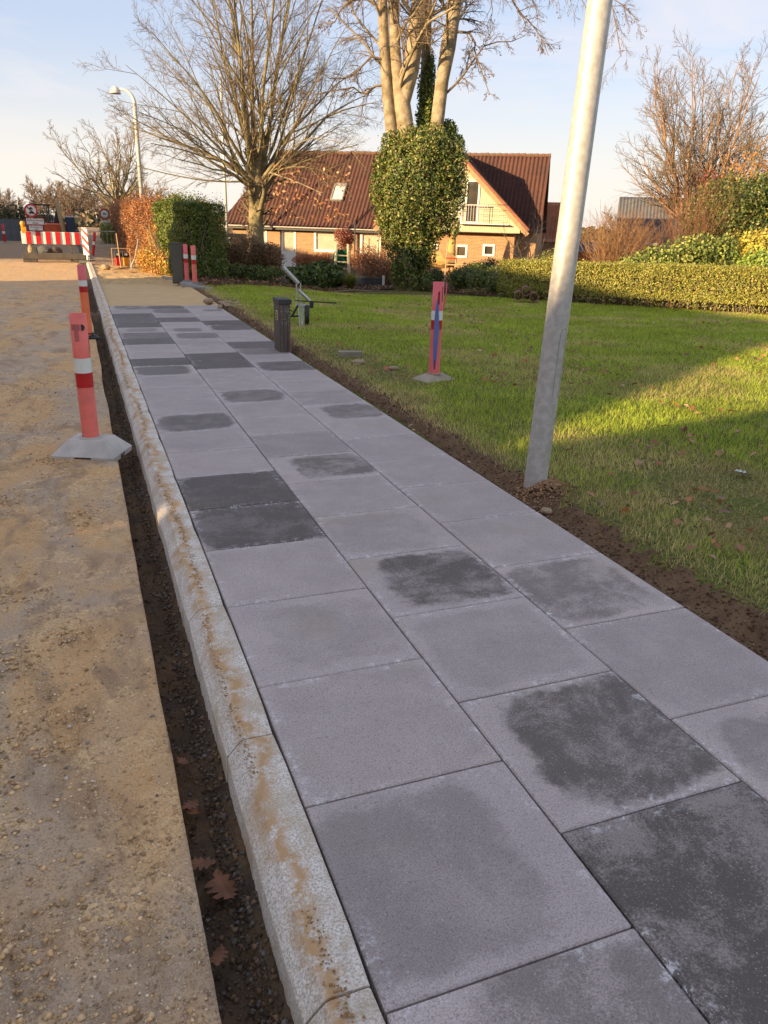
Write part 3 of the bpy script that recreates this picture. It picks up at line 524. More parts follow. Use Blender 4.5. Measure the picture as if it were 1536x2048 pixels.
# ridge tiles & verge tiles
rt=B();rt.tube([(7.8,-1.75,HZ(GR)+.02),(7.8,4,HZ(GR)+.02)],.09,8)
rt.out('wing_ridge',RIDGE,roof)
n_r=46;first=None
for k_ in range(n_r):
    x=-3.75+(16.25)*(k_+.5)/n_r
    if first is None:
        first=B().tube([(-.17,0,0),(.19,0,.02)],[.10,.115],8).out('ridge_tile',RIDGE,roof);o=first
    else:o=first.copy();COL.objects.link(o)
    o.parent=roof;o.location=(x,4.02,HZ(RZ)+.015+random.uniform(-.01,.01))
first=None
for side in(1,-1):
    for k_ in range(18):
        q=(k_+.5)/18;x=7.8+side*(4.14*(1-q));z=1.36+(GR+.02-1.36)*q
        if first is None:first=B().tube([(-.19,0,-.0),(.17,0,.02)],[.085,.07],8).out('verge_tile',VERGE,roof);o=first
        else:o=first.copy();COL.objects.link(o)
        o.parent=roof;o.location=(x,-1.79,HZ(z)+.0);o.rotation_euler=(0,math.atan2(GR-1.33,4.12)*side,0) if side>0 else (0,-math.atan2(GR-1.33,4.12),0)
# barge boards of the wing, soffit, gutter
ang=math.atan2(GR-1.33,4.12);Lb=math.hypot(GR-1.33,4.12)
for s in(1,-1):
    B().box((7.8+s*2.06,-1.80,HZ((GR+1.33)/2-.2)),(Lb,.05,.22),ry=s*ang).out('barge_board',simple('oiled_board',(.42,.25,.12),(.34,.2,.1),3,.7),hs)
g=B();g.box((-1.25,-.47,HZ(EZ)-.055),(9.9,.13,.06));g.out('gutter',simple('old_gutter',(.45,.40,.33),(.35,.31,.25),3,.6),hs)
B().box((-1.25,-.36,HZ(EZ)-.16),(9.7,.10,.12)).out('fascia_board',CAP,hs)
B().box((-1.0,-.16,HZ(1.02)),(9.4,.30,.04)).out('soffit',CAP,hs)
B().tube([(3.62,-.5,HZ(1.05)),(3.62,-.12,HZ(.8)),(3.62,-.1,HZ(-1.1))],.045,8).out('downpipe',WHITE,hs)
# cream gable of vertical boards, recessed loggia in the middle with balustrade
VB=-1.62
def gable_h(x):return GR-.28-abs(x-7.8)*(GR-1.33)/4.12
bd=None;n_b=64
for k_ in range(n_b):
    x0=4.1+(7.4)*k_/n_b;x1=x0+7.4/n_b-.012;xm=(x0+x1)/2;h1=gable_h(xm);zb=1.2 if not(8.1<xm<9.2) else 1.62
    if h1<zb+.05:continue
    segs=[(zb,h1)]
    if 8.55<xm<9.25: segs=[(3.72,h1)] if h1>3.75 else []
    if 8.1<xm<8.55 or 9.25<xm<9.32: segs=[(zb,h1)]
    if 8.1<xm<9.32 : segs=segs+[(1.2,1.6)]
    for s0,s1 in segs:
        if bd is None:bd=B().box((0,0,.5),(1,.03,1)).out('cladding_board',CREAM,hs);o=bd
        else:o=bd.copy();COL.objects.link(o)
        o.parent=hs;o.scale=(x1-x0,1,s1-s0);o.location=(xm,VB+random.uniform(-.004,.004),HZ(s0))
B().box((7.8,VB+.08,HZ(1.27)),(7.3,.1,.1)).out('cladding_rail',WHITE,hs)
B().add([(3.9,VB+.06,HZ(1.25)),(11.7,VB+.06,HZ(1.25)),(7.8,VB+.06,HZ(GR-.25))],[(0,1,2)]).out('gable_backing',simple('gable_backing_paint',(.5,.44,.3),None,3,.8),hs)
B().box((7.55,VB+.35,HZ(1.2)),(7.3,.62,.06)).out('jetty_soffit',WOOD,hs)
# balcony door
def frame(name,u0,u1,z0,z1,v,wd=.11,dep=.1,mat=WHITE,pane=None,back=CURT,parent=None,split=None):
    b=B();zc=(z0+z1)/2
    b.box((u0+wd/2,v,HZ(zc)),(wd,dep,z1-z0));b.box((u1-wd/2,v,HZ(zc)),(wd,dep,z1-z0));b.box(((u0+u1)/2,v,HZ(z1)-wd/2),(u1-u0-2*wd,dep,wd));b.box(((u0+u1)/2,v,HZ(z0)+wd/2),(u1-u0-2*wd,dep,wd))
    if split:b.box(((u0+u1)/2,v,HZ(split)),(u1-u0-2*wd,dep-.02,wd*.8))
    w_=b.out(name,mat,parent or hs)
    B().add([(u0+wd-.002,v,HZ(z0)+wd),(u1-wd+.002,v,HZ(z0)+wd),(u1-wd+.002,v,HZ(z1)-wd),(u0+wd-.002,v,HZ(z1)-wd)],[(0,1,2,3)]).out('pane',GLASS,w_)
    B().box(((u0+u1)/2,v+.045,HZ(zc)),(u1-u0-.02,.02,z1-z0-.02)).out('blind' if back is CURT else 'dark_interior',back,w_)
    return w_
frame('balcony_door',8.52,9.26,1.62,3.74,VB-.01,.09,.08,back=DARKIN)
for x in(8.38,):
    B().box((8.34,VB-.035,HZ(2.6)),(.2,.04,2.0)).out('door_casing',WHITE,hs)
bl=B();bl.box((8.9,VB-.33,HZ(2.52)),(1.75,.05,.05));bl.box((8.9,VB-.33,HZ(1.66)),(1.75,.04,.04))
bal=bl.out('balcony_railing',GALV,hs)
first=None
for k_ in range(13):
    x=8.06+1.68*k_/12
    if first is None:first=B().box((0,0,0),(.022,.022,.86)).out('baluster',GALV,bal);o=first
    else:o=first.copy();COL.objects.link(o)
    o.parent=bal;o.location=(x,VB-.33,HZ(2.09))
for k_ in range(4):
    B().tube([(9.3,VB-.30,HZ(1.8+.26*k_)),(10.75,VB-.30,HZ(1.79+.26*k_))],.009,4).out('wire',CAP,bal)
B().box((9.6,VB-.18,HZ(1.60)),(2.6,.36,.035)).out('window_box_shelf',WHITE,hs)
for (a0,a1,z0,z1) in wops: frame('window',a0,a1,z0,z1,-.98,.11,.12,back=DARKIN)
frame('window',-4.3,-3.24,-.18,1.0,.03,.1,.12);
w1=frame('window',-.36,1.3,-.18,1.0,.03,.13,.12);w2=frame('window',2.4,3.6,-.18,1.0,.03,.13,.12)
dr=frame('front_door',-2.38,-1.46,-1.12,1.0,.02,.12,.1,split=-.28,back=CURT)
B().box((-1.92,.01,HZ(-.68)),(.66,.05,.70)).out('lower_panel',WHITE,dr);B().box((-1.56,-.06,HZ(-.12)),(.04,.08,.14)).out('handle',GALV2,dr)
# skylight on the roof slope
def rp(u,v,d=0):
    n_=np.array([0,-(RZ-EZ)/4.42,1.]);n_/=np.linalg.norm(n_);return np.array([u,v,HZ(rz(v))])+n_*d
sl_=(RZ-EZ)/4.42;an_=math.atan(sl_)
b=B();c_=rp(.66,1.56,.08);hw,hh=.34,.66
for dx,dy,sx_,sy_ in((-hw,0,.07,2*hh),(hw,0,.07,2*hh),(0,hh-.06,2*hw-.07,.22),(0,-hh,2*hw-.07,.09)):
    q=Matrix.Rotation(an_,3,'X')@Vector((dx,dy,0));b.box(c_+np.array(q),(sx_,sy_,.12),rx=an_)
sk=b.out('skylight',simple('skylight_frame',(.30,.27,.22),(.2,.18,.15),4,.6),roof)
B().box(c_-np.array([0,0,.0]),(2*hw-.08,2*hh-.1,.03),rx=an_).out('pane',simple('skylight_glass',(.62,.58,.50),(.5,.48,.43),3,.25),roof)
# hose reel hoop and carport posts at the left end
b=B();
for k_ in range(3): b.tube([(-2.95+.22*math.cos(q),-.08-.02*k_,HZ(-.5)+(.42+.02*k_)*math.sin(q)) for q in np.linspace(0,2*np.pi,21)],.018,5)
b.out('hose_reel',BLACK,hs)
for x,vv in((-5.95,-.2),(-5.95,3.5)):B().box((x,vv,HZ(-.05)),(.12,.12,2.4)).out('post',WOOD,hs)
# ------------------------------------------------------------------ far houses
def gable_box(name,label,c,rzv,w_,d_,eave,ridge,wm,rm,group=None,win=True):
    t=thing(name,label,'building',c,rzv,group);X,Y=w_/2,d_/2
    b=B();b.box((0,0,eave/2),(w_,d_,eave))
    for s in(-1,1):b.add([(s*X*.998,-Y,eave),(s*X*.998,Y,eave),(s*X*.998,0,ridge)],[(0,1,2) if s>0 else(2,1,0)])
    b.out('wall',wm,t);dz=.35*(ridge-eave)/Y
    v,f=cat([wave_roof((-X-.2,-Y-.35,eave-dz),(X+.2,-Y-.35,eave-dz),(-X-.2,0,ridge),(X+.2,0,ridge),nu=90),wave_roof((X+.2,Y+.35,eave-dz),(-X-.2,Y+.35,eave-dz),(X+.2,0,ridge),(-X-.2,0,ridge),nu=300)]);mesh('roof',v,f,rm,t)
    if win:
        for k_ in range(max(1,int(w_/3))):
            x=-X+1.5+3*k_;fw=B().box((x,-Y-.02,1.4),(1.2,.06,1.1)).out('window',WHITE,t);B().box((x,-Y-.06,1.4),(1.0,.02,.9)).out('pane',DARKIN,fw)
    return t
g=spot(1113,470,56);gable_box('outbuilding','small outbuilding with orange tile roof behind the red-roofed house',(g[0]-.9,g[1]+1,-1.2),math.atan2(HU[1],HU[0])+.0,3.6,4,2.2,4.3,BRICK,VERGE)
g=spot(1232,480,58);gable_box('low_building','long low dark-roofed shed with red wall beyond the hedge',(g[0],g[1],-1.2),-.55,11,5,1.35,1.85,simple('red_wall',(.30,.05,.03),None,3,.8),GREYROOF)
g=spot(1352,430,60);gable_box('house','house with dark blue-grey roof half hidden by shrubs at right',(g[0],g[1]+1.5,-1.2),-.62,5.6,5,2.2,4.9,simple('orange_brick_wall',(.42,.2,.09),None,3,.8),GREYROOF)
# ------------------------------------------------------------------ bollards
def foot(parent,loc,rz_,L_=.50,W_=.40,H_=.085,mat=CONC):
    # trapezoid block with notches below the long sides
    b=B();tx,ty=L_*.5-.095,W_*.5-.085
    def ring(hx,hy,z):return[(-hx,-hy,z),(hx,-hy,z),(hx,hy,z),(-hx,hy,z)]
    n3=.07
    vs_=ring(L_/2,W_/2,.018)+ring(tx,ty,H_)
    b.add(vs_,[(4,5,6,7),(0,1,5,4),(1,2,6,5),(2,3,7,6),(3,0,4,7),(3,2,1,0)])
    for sx_ in(-1,1):
        for sy_ in(-1,1):b.box((sx_*(L_/2-.085),sy_*(W_/2-.07),.0),(.165,.135,.035))
    b.lathe([(.062,H_-.002),(.078,H_-.002),(.078,H_+.012),(.062,H_+.012)],18)
    o=b.out('foot_block',mat,parent);o.location=loc;o.rotation_euler=(0,0,rz_);return o
def bollard(name,label,loc,h,band_top,bw=.105,r=.058,mat=PINK,lowmat=None,rz_=0,tilt=(0,0),group='red and white marker bollards',foot_=True,holes=True,fmat=CONC,frz=0,FL=(.50,.40,.085)):
    t=thing(name,label,'bollard',loc,rz_,group,tilt)
    zb=band_top-2*bw
    b=B().lathe([(r,.03),(r*.985,zb)],22);b.out('lower_tube',lowmat or mat,t,True)
    b=B().lathe([(r*.985,band_top),(r*.965,h),(r*.965-.006,h+.0),(r*.965-.008,h-.3)],22);b.out('upper_tube',mat,t,True)
    B().lathe([(r*1.012,band_top-bw),(r*1.008,band_top)],22).out('white_band',WHT,t,True)
    B().lathe([(r*1.012,zb),(r*1.012,band_top-bw)],22).out('red_band',RED,t,True)
    if foot_:foot(t,(0,0,0),frz,*FL,mat=fmat)
    return t
b1=bollard('marker_bollard','nearest faded red bollard in a grey concrete foot on the sandy road',(-.035,5.80,-.06),1.0,.70,.103,.0585,PINK2,frz=-.42,FL=(.46,.36,.12),fmat=simple('light_concrete',(.56,.52,.47),(.42,.39,.35),6,.85,bm=.3,bscale=60))
# hand hole and T-shaped sticker residue on the first bollard, facing the viewer
def patch(parent,r,a0,a1,z0,z1,mat,name,n_=8,shape=None):
    v=[];f=[]
    for k_ in range(n_+1):
        a_=a0+(a1-a0)*k_/n_
        lo,hi=(z0,z1) if shape is None else shape(k_/n_)
        v+=[(r*math.sin(a_),-r*math.cos(a_),lo),(r*math.sin(a_),-r*math.cos(a_),hi)]
    for k_ in range(n_):f.append((2*k_,2*k_+2,2*k_+3,2*k_+1))
    return mesh(name,v,f,mat,parent)
OLD=simple('sticker_residue',(.52,.14,.13),None,30,.7)
patch(b1,.0588,-.95,.1,.895,.935,OLD,'sticker_residue');patch(b1,.0588,-.62,-.1,.82,.895,OLD,'sticker_residue')
patch(b1,.0592,.25,.72,.89,.935,BLACK,'hand_hole',8,lambda q:(.9125-.0225*math.sqrt(max(0,1-(q)**2)),.9125+.0225*math.sqrt(max(0,1-(q)**2))))
patch(b1,.0588,1.25,1.45,.74,.84,OLD,'scrape')
bollard('marker_bollard','orange bollard further along the kerb, behind the nearest one',(.045,11.6,-.06),.98,.785,.078,.056,PINK,ORNG,frz=.1,fmat=BLACK,FL=(.28,.20,.07))
b3=bollard('marker_bollard','bollard with blue paint stripe standing on the lawn',(3.46,7.44,.01),1.02,.735,.095,.060,PINK,frz=.30,fmat=simple('muddy_concrete',(.40,.34,.27),(.28,.23,.17),7,.9,bm=.4),FL=(.40,.27,.075))
patch(b3,.0612,-.85,.12,.15,.80,BLUE,'blue_paint_stripe',10,lambda q:(.12+.55*(1-math.sin(math.pi*min(1,q*1.1+.02))**.5)*.7,.58+.28*math.sin(math.pi*min(1,q+.1))))
patch(b3,.0616,-.40,-.10,.80,.93,simple('slot_inside',(.30,.02,.03),None,9,.8),'slot',6);patch(b3,.0616,.35,.50,.83,.98,simple('slot_inside_dark',(.20,.02,.03),None,9,.8),'slot',6);patch(b3,.0616,-.5,-.3,.13,.23,simple('slot_inside_low',(.25,.02,.03),None,9,.8),'slot',4)
B().tube([(.055,-.01,.72),(.075,-.01,.80),(.085,-.01,.86),(.088,-.01,1.01)],.0065,6).out('peeled_strip',PINK,b3)
g1=spot(376,570,19.75);g2=spot(386,572,19.6)
bollard('marker_bollard','left of two red bollards beside the olive cabinet',(2.50,20.15,.0),.93,.70,.10,.058,RED and PINK,frz=.2,FL=(.4,.3,.08))
bollard('marker_bollard','right of two red bollards beside the olive cabinet',(2.62,19.6,.0),.92,.70,.10,.058,PINK2,frz=.3,FL=(.45,.35,.08))
g=spot(10,485,46);bollard('marker_bollard','small distant red and white bollard in front of the dark fence',(g[0],g[1],-.06),.95,.6,.12,.07,RED,frz=0,FL=(.4,.3,.08))
g=spot(184,497,33.0);bollard('marker_bollard','tilted red bollard just behind the striped barrier end',(g[0],g[1],-.06),.95,.6,.12,.055,RED,tilt=(0,.16),FL=(.4,.3,.08))
# ------------------------------------------------------------------ steel pole in the foreground
t=thing('lamp_post','tall galvanised steel lamp post rising out of the turf beside the slabs','lamp post',(2.66,4.06,0),0,tilt=(0,.0315))
H=8.
b=B().lathe([(.0735,-.1),(.0735,0),(.071,1.2),(.066,3.),(.054,H)],28);b.out('mast',GALV,t,True)
# service door outline
dm=simple('door_seam',(.28,.26,.23),None,20,.6)
patch(t,.0722,-.12,.58,.62,1.02,GALV,'service_door',8,lambda q:(.60,.99+.035*math.sin(math.pi*q)**.5))
b=B()
pts=[(-.12,.60)]+[(-.12+.7*q,.99+.035*math.sin(math.pi*q)**.5) for q in np.linspace(0,1,9)]+[(.58,.60)]
b.tube([(.0728*math.sin(a_),-.0728*math.cos(a_),z) for a_,z in pts],.0016,4);b.out('door_seam',dm,t)
b=B().tube([(0,0,H-.1),(-.1,.0,H+.4),(-.5,0,H+.7),(-.9,0,H+.72)],.03,10);b.out('arm',GALV,t,True)
B().lathe([(.03,.12),(.12,.10),(.22,-.02),(.24,-.12),(.2,-.12),(.1,-.02)],20,c=(-.95,0,H+.66)).out('lamp_head',WPOLE,t,True)
# ------------------------------------------------------------------ address post
t=thing('address_post','brown composite house-number post with dark cap at the slab edge','post',(2.375,9.77,-.03),.0)
hx,hy,hz=.066,.15,.62
b=B();b.box((0,0,hz/2),(2*hx-.02,2*hy-.02,hz));b.out('core',COMPO,t)
for s in(-1,):
    for k_ in range(5):
        B().box((s*hx,-hy+.03+.06*k_,hz/2),(.02,.055,hz-.002),bev=.004).out('slat',COMPO,t)
for k_ in range(3):
    B().box((-hx+.022+.044*k_,-hy,hz/2),(.041,.02,hz-.002),bev=.004).out('slat',COMPO,t)
B().box((0,0,hz+.03),(2*hx+.035,2*hy+.035,.062),bev=.006).out('cap',CAP,t)
pl=B().box((-hx-.013,-.03,.475),(.008,.09,.115)).out('number_plate',simple('yellow_plate',(.78,.60,.22),None,5,.5),t)
b=B()
xx=-hx-.019
for zz_ in(.515,.475,.435):b.box((xx,-.032,zz_),(.006,.05,.012))
b.box((xx,-.054,.475),(.006,.012,.092));b.out('digit_three',BLACK,pl)
B().tube([(.045,-hy-.035,.30),(.055,-hy-.06,-.02)],.010,7).out('rusty_stake',simple('rust',(.16,.09,.06),(.22,.11,.06),20,.8),t)
# lichen-like paint chips on the front board
P=np.stack([rng.uniform(-.055,.06,90),np.full(90,-hy-.0125),rng.uniform(.36,.60,90)],-1);tag(leafmesh('paint_speckle',P,np.tile([0,-1.,0],(90,1)),.010,[(.4,.38,.33),(.28,.26,.22)],t,jit=.05),kind='stuff')
# ------------------------------------------------------------------ slab lifting trolley on the lawn
t=thing('slab_lifting_trolley','wheeled steel slab-lifting trolley with raised handle arm on the lawn','trolley',(3.25,12.1,.01),0)
O=np.array([3.25,12.1,.01])
def tp(px,py,dd_=0.):
    p=spot(px,py,12.5+dd_);return p-O
b=B();
for x0_ in(593,601):b.tube([tp(x0_,566),tp(x0_,612)],.011,8)
b.out('upright_tube',GALV,t)
B().tube([tp(566,534),tp(597,567)],[.032,.032],4).out('handle_beam',GALV,t)
B().tube([tp(597,580),tp(620,602)],[.024,.024],8).out('strut',GALV2,t)
B().tube([tp(590,601),tp(673,606)],.011,6).out('clamp_bar',BLACK,t)
B().box(tp(623,610),(.05,.06,.09)).out('clamp_block',BLACK,t)
b=B();b.tube([tp(596,611),tp(584,632),],.02,6);b.tube([tp(577,633),tp(600,632)],.016,6);b.out('chassis',BLACK,t)
b=B();b.box(tp(607,611),(.16,.05,.04));b.out('cross_head',GALV2,t)
for px0,px1 in((597,600),(602,603),(607,605)):B().tube([tp(px0,612),tp(px1,659,-.25)],[.010,.007],6).out('tine',GALV,t)
c_=tp(614,630);yb=np.array([.97,-.25,0])
b=B();seg=24
prof_=[(.13,-.035),(.15,-.028),(.158,0),(.15,.028),(.13,.035)]
v=[];f=[]
for k_ in range(seg):
    a_=2*math.pi*k_/seg
    for r_,w_ in prof_:
        v.append(c_+np.array([w_*.97,-w_*.25,0])+r_*(math.cos(a_)*np.array([.25,.97,0])+math.sin(a_)*np.array([0,0,1])))
n5=len(prof_)
for k_ in range(seg):
    for q in range(n5):f.append((k_*n5+q,((k_+1)%seg)*n5+q,((k_+1)%seg)*n5+(q+1)%n5,k_*n5+(q+1)%n5))
wh=mesh('wheel',v,f,BLACK,t,smooth=True)
b=B().tube([c_-yb*.03,c_+yb*.03],.11,20);b.out('rim',simple('wheel_rim',(.10,.10,.10),None,9,.5),wh)
# ------------------------------------------------------------------ olive cabinet, edging, canisters and odds by the sand path
t=thing('utility_cabinet','tall narrow olive utility cabinet at the end of the clipped hedge','cabinet',(2.30,20.25,0),-.10)
B().box((0,0,.47),(.27,.22,.94),bev=.01).out('body',CABINET,t);B().box((0,-.003,.945),(.29,.24,.025)).out('lid',CABINET,t);B().box((0,-.114,.46),(.23,.01,.84)).out('door',CABINET,t)
b=B().box((0,0,0),(.10,1.6,.10),bev=.012);o=b.out('edging_kerb',CONC);o.location=(2.56,18.9,.02);o.rotation_euler=(0,0,.28);tag(o,'pale concrete edging stone lying along the sand bed by the bollards','kerb stone')
o=b.out('edging_kerb',CONC);o.location=(2.30,21.5,.0);o.rotation_euler=(0,0,.22);o.scale=(.7,1,.7);tag(o,'thin concrete edging strip sunk at the hedge foot past the cabinet','kerb stone')
def canister(label,px,mat):
    g=spot(px,530,26.6);t=thing('fuel_canister',label,'canister',(g[0],g[1],0),.2,'canisters on a board by the hedge')
    B().box((0,0,.16),(.17,.15,.26),bev=.02).out('tank',mat,t);B().box((0,0,.36),(.20,.16,.15),bev=.02).out('shoulder',BLACK,t);B().box((0,-.085,.38),(.09,.01,.06)).out('sticker',WHT,t)
    B().tube([(-.06,0,.44),(-.05,0,.50),(.05,0,.50),(.06,0,.44)],.012,6).out('handle',BLACK,t)
canister('red canister with black top standing left of the wooden stake',237,RED);canister('yellow canister with black top standing right of the wooden stake',252,YEL)
b=B();
for dx in(-.27,.27):b.tube([(dx,0,.02),(dx,0,.55)],.012,5)
b.tube([(-.27,0,.55),(.27,0,.55)],.012,5);b.box((0,0,.02),(.62,.2,.03));g=spot(244,535,26.5);o=b.out('carrying_frame',TAN);o.location=(g[0],g[1]-.12,.01);tag(o,'thin wooden frame round the two canisters','frame')
g=spot(242,535,26.2);b=B().tube([(0,0,0),(-.05,0,1.0)],.018,6);o=b.out('stake',TAN);o.location=(g[0],g[1],0);tag(o,'upright pale wooden stake between the red and yellow canisters','stake')
g=spot(263,538,25.3);b=B().tube([(0,0,0),(0,0,.12),(.12,.1,.3),(.28,.2,.85)],.02,7);o=b.out('bent_pipe',GALV,smooth=True);o.location=(g[0],g[1],0);tag(o,'grey bent pipe leaning on the brown hedge','pipe')
g=spot(245,545,24.6);b=B().box((0,0,0),(1.1,.06,.05));o=b.out('levelling_board',TAN);o.location=(g[0]+.25,g[1],.01);tag(o,'long thin levelling board lying across the sand bed','board')
def rock(label,loc,s,seed,mat=STONE,cat_='stone',group='stones along the path',name='stone'):
    r_=np.random.default_rng(seed);import bmesh
    bm=bmesh.new();bmesh.ops.create_icosphere(bm,subdivisions=2,radius=1)
    for q in bm.verts:
        n_=vn(q.co.x*1.3+q.co.z,q.co.y*1.3-q.co.z*.7,1.3,seed%7,2)[()] if False else float(vn(q.co.x*1.3+q.co.z+seed,q.co.y*1.3-q.co.z*.7,1.3,seed%7,2));q.co*=.75+.5*n_
        q.co.x=round(q.co.x*3)/3*.4+q.co.x*.6;q.co.z=q.co.z*.7
    me=bpy.data.meshes.new(name);bm.to_mesh(me);bm.free();me.materials.append(mat);o=bpy.data.objects.new(name,me);COL.objects.link(o);o.location=loc;o.scale=s if hasattr(s,'__len__') else(s,s*.8,s*.75);o.rotation_euler=(r_.uniform(-.3,.3),r_.uniform(-.3,.3),r_.uniform(0,6))
    return tag(o,label,cat_,group)
rock('sandy yellow stone at the far corner of the sand bed by the kerb',(.80,25.6,.05),.17,3)
rock('rounded ochre stone on the lawn just below the grey block',(2.97,8.52,.035),(.085,.06,.055),5)
rock('flatter ochre stone on the lawn, right of the one below the grey block',(3.24,8.08,.03),(.075,.06,.045),9)
rock('small tan stone half sunk in the lawn near the blue-striped bollard',(3.56,8.75,.02),.035,12)
for q,(px,py,s,lb) in enumerate([(417,603,.12,'largest pale rock at the turf corner beside the sand bed'),(441,606,.06,'small tan rock left in the heap at the turf corner'),(449,608,.09,'sloping tan rock in the heap at the turf corner'),(459,606,.07,'whitish rock on top of the heap at the turf corner'),(456,612,.08,'front tan rock of the heap at the turf corner'),(474,607,.07,'upright pale rock right in the heap at the turf corner'),(480,612,.05,'small rock at the right end of the heap'),(470,600,.05,'small rock lying behind the heap at the turf corner'),(440,614,.06,'front left rock of the heap at the turf corner')]):
    d=ray(px,py);p=EYE+d*(-1.57/d[2]);rock(lb,(p[0],p[1],.04),s,20+q)
for q in range(26):
    y=random.uniform(3,15);x=2.50+random.uniform(0,.1);rock('small crumbly clay lump in the soil gap beside the slabs',(x,y,-.035),random.uniform(.016,.045),50+q,STONE if q%3 else RSAND,'clay lump','clay lumps in the soil gap','clay_lump')
b=B().box((0,0,.0),(.30,.10,.075),bev=.008);o=b.out('concrete_block',simple('buff_concrete',(.30,.26,.19),(.22,.19,.14),8,.9,bm=.4));o.location=(3.05,9.05,.045);o.rotation_euler=(0,0,-.28);tag(o,'short grey-buff concrete block lying on the lawn above the ochre stone','block')
# clay drain pipes by the hedge
for q,(px,py,lb) in enumerate([(1037,590,'left clay drain pipe lying end-on under the hedge corner'),(1067,593,'right clay drain pipe lying end-on under the hedge corner'),(1052,581,'top clay drain pipe resting on two others')]):
    p=spot(px,py,20.6);t=thing('drain_pipe',lb,'pipe',p,-.5);ro=.115;v=[];n_=18
    b=B()
    for y_ in(0,.5):
        pass
    rings=[(ro,-.25),(ro,.25),(ro-.025,.25),(ro-.025,-.25),(ro,-.25)]
    v=[(r_*math.cos(2*math.pi*k_/n_),yy,r_*math.sin(2*math.pi*k_/n_)) for r_,yy in rings for k_ in range(n_)];f=[(a_*n_+k_,a_*n_+(k_+1)%n_,(a_+1)*n_+(k_+1)%n_,(a_+1)*n_+k_) for a_ in range(4) for k_ in range(n_)]
    mesh('pipe_body',v,f,simple('terracotta',(.22,.11,.07),(.14,.07,.045),9,.85,bm=.3),t)
# ------------------------------------------------------------------ road works on the left
t=thing('barrier','long red and white striped road barrier on a concrete foot','barrier',(-.69,29.6,-.06),-.04)
hh=.185;cz=.79
brd=B().box((0,.02,cz),(1.94,.02,2*hh+.02)).out('board',WHT,t)
first=None
for k_ in range(6):
    if first is None:first=B().box((0,0,0),(.152,.02,2*hh+.016)).out('red_stripe',RED,brd);o=first
    else:o=first.copy();COL.objects.link(o)
    o.parent=brd;o.location=(-.97+.152*1.5+.304*k_,-.004,cz)
for x in(-.65,.55):B().box((x,.06,.42),(.09,.05,.75)).out('upright',DCONC,t)
b=B();b.box((0,.05,.20),(2.0,.30,.20),bev=.02)
for x in(-.78,.78):b.box((x,.05,.05),(.42,.32,.10))
b.out('foot_beam',DCONC,t)
lt=thing('warning_lamp','amber warning lamp clipped on the left end of the striped barrier','warning lamp',(-1.56,29.5,.92));B().lathe([(.0,.33),(.06,.32),(.085,.25),(.06,.17),(.05,.15)],14).out('lens',YEL,lt,True);B().box((.02,0,.06),(.16,.08,.2),bev=.02).out('battery_box',YEL,lt)
t=thing('chevron_panel','vertical red and white diagonal-striped panel at the right end of the barrier','sign',(.33,29.2,-.06),-.75)
bp=B().box((0,.01,.72),(.24,.02,.88)).out('panel',WHT,t)
b=B()
for k_ in range(4):
    z=.36+.27*k_;pts=[(-.118,z+.17),(.118,z-.06),(.118,z+.07),(-.118,z+.30)];pts=[(x,min(max(zz_,.285),1.155)) for x,zz_ in pts]
    vv_=[(x,-.004,zz_) for x,zz_ in pts]+[(x,-.0005,zz_) for x,zz_ in pts];b.add(vv_,[(0,1,2,3),(7,6,5,4),(0,4,5,1),(1,5,6,2),(2,6,7,3),(3,7,4,0)])
b.out('diagonal_stripe',RED,bp);B().box((0,.03,.35),(.05,.03,.7)).out('stand',GALV,t);B().box((0,0,.06),(.5,.25,.12),bev=.02).out('foot',BLACK,t)
# bags and stones behind the barrier
def sack(label,px,w_,h_,mat,D=30.6,seed=1):
    g=spot(px,505,D);o=rock(label,(g[0],g[1],.2+h_*.3),(w_,w_*.7,h_),seed,mat,'sack','loads behind the striped barrier','sack');return o
sack('tan sack standing behind the left part of the barrier',64,.15,.30,simple('tan_sack',(.45,.30,.16),None,5,.9),seed=31)
sack('wide dark grey sack behind the middle of the barrier',87,.28,.26,simple('grey_sack',(.10,.10,.09),None,5,.9),seed=33)
sack('brown sack behind the right part of the barrier',112,.24,.22,simple('brown_sack',(.16,.11,.07),None,5,.9),seed=37)
# signs -------------------------------------------------
def text(s,size,mat,parent,loc,name='lettering'):
    cu=bpy.data.curves.new(name,'FONT');cu.body=s;cu.size=size;cu.align_x='CENTER';cu.align_y='CENTER';cu.extrude=.0008;o=bpy.data.objects.new(name,cu);COL.objects.link(o);cu.materials.append(mat);bpy.context.view_layer.update();me=bpy.data.meshes.new_from_object(o.evaluated_get(bpy.context.evaluated_depsgraph_get()));bpy.data.objects.remove(o);o=bpy.data.objects.new(name,me);COL.objects.link(o);o.parent=parent;o.location=loc;o.rotation_euler=(math.pi/2,0,0);return o
g=spot(62,421,35);t=thing('road_sign','round no-vehicles sign with two white text plates behind the barrier','road sign',(g[0],g[1],-.06),.05)
zc=g[2]+.06
def disc(r,y,mat,name,parent,n_=32,z=zc):
    v=[(r*math.cos(2*math.pi*k_/n_),y,z+r*math.sin(2*math.pi*k_/n_)) for k_ in range(n_)]+[(r*math.cos(2*math.pi*k_/n_),y+.006,z+r*math.sin(2*math.pi*k_/n_)) for k_ in range(n_)];return mesh(name,v,[tuple(range(n_)),tuple(range(2*n_-1,n_-1,-1))]+[(k_,n_+k_,n_+(k_+1)%n_,(k_+1)%n_) for k_ in range(n_)],mat,parent)
B().tube([(0,.04,0),(0,.04,zc+.32)],.03,10).out('post',GALV,t)
dk=disc(.25,-.0,RED,'round_plate',t);disc(.185,-.008,WHT,'white_field',dk)
b=B();b.box((.0,-.014,zc+.075),(.10,.006,.045));b.box((.0,-.014,zc+.11),(.06,.006,.03))   # motorcycle over car, simplified pictogram
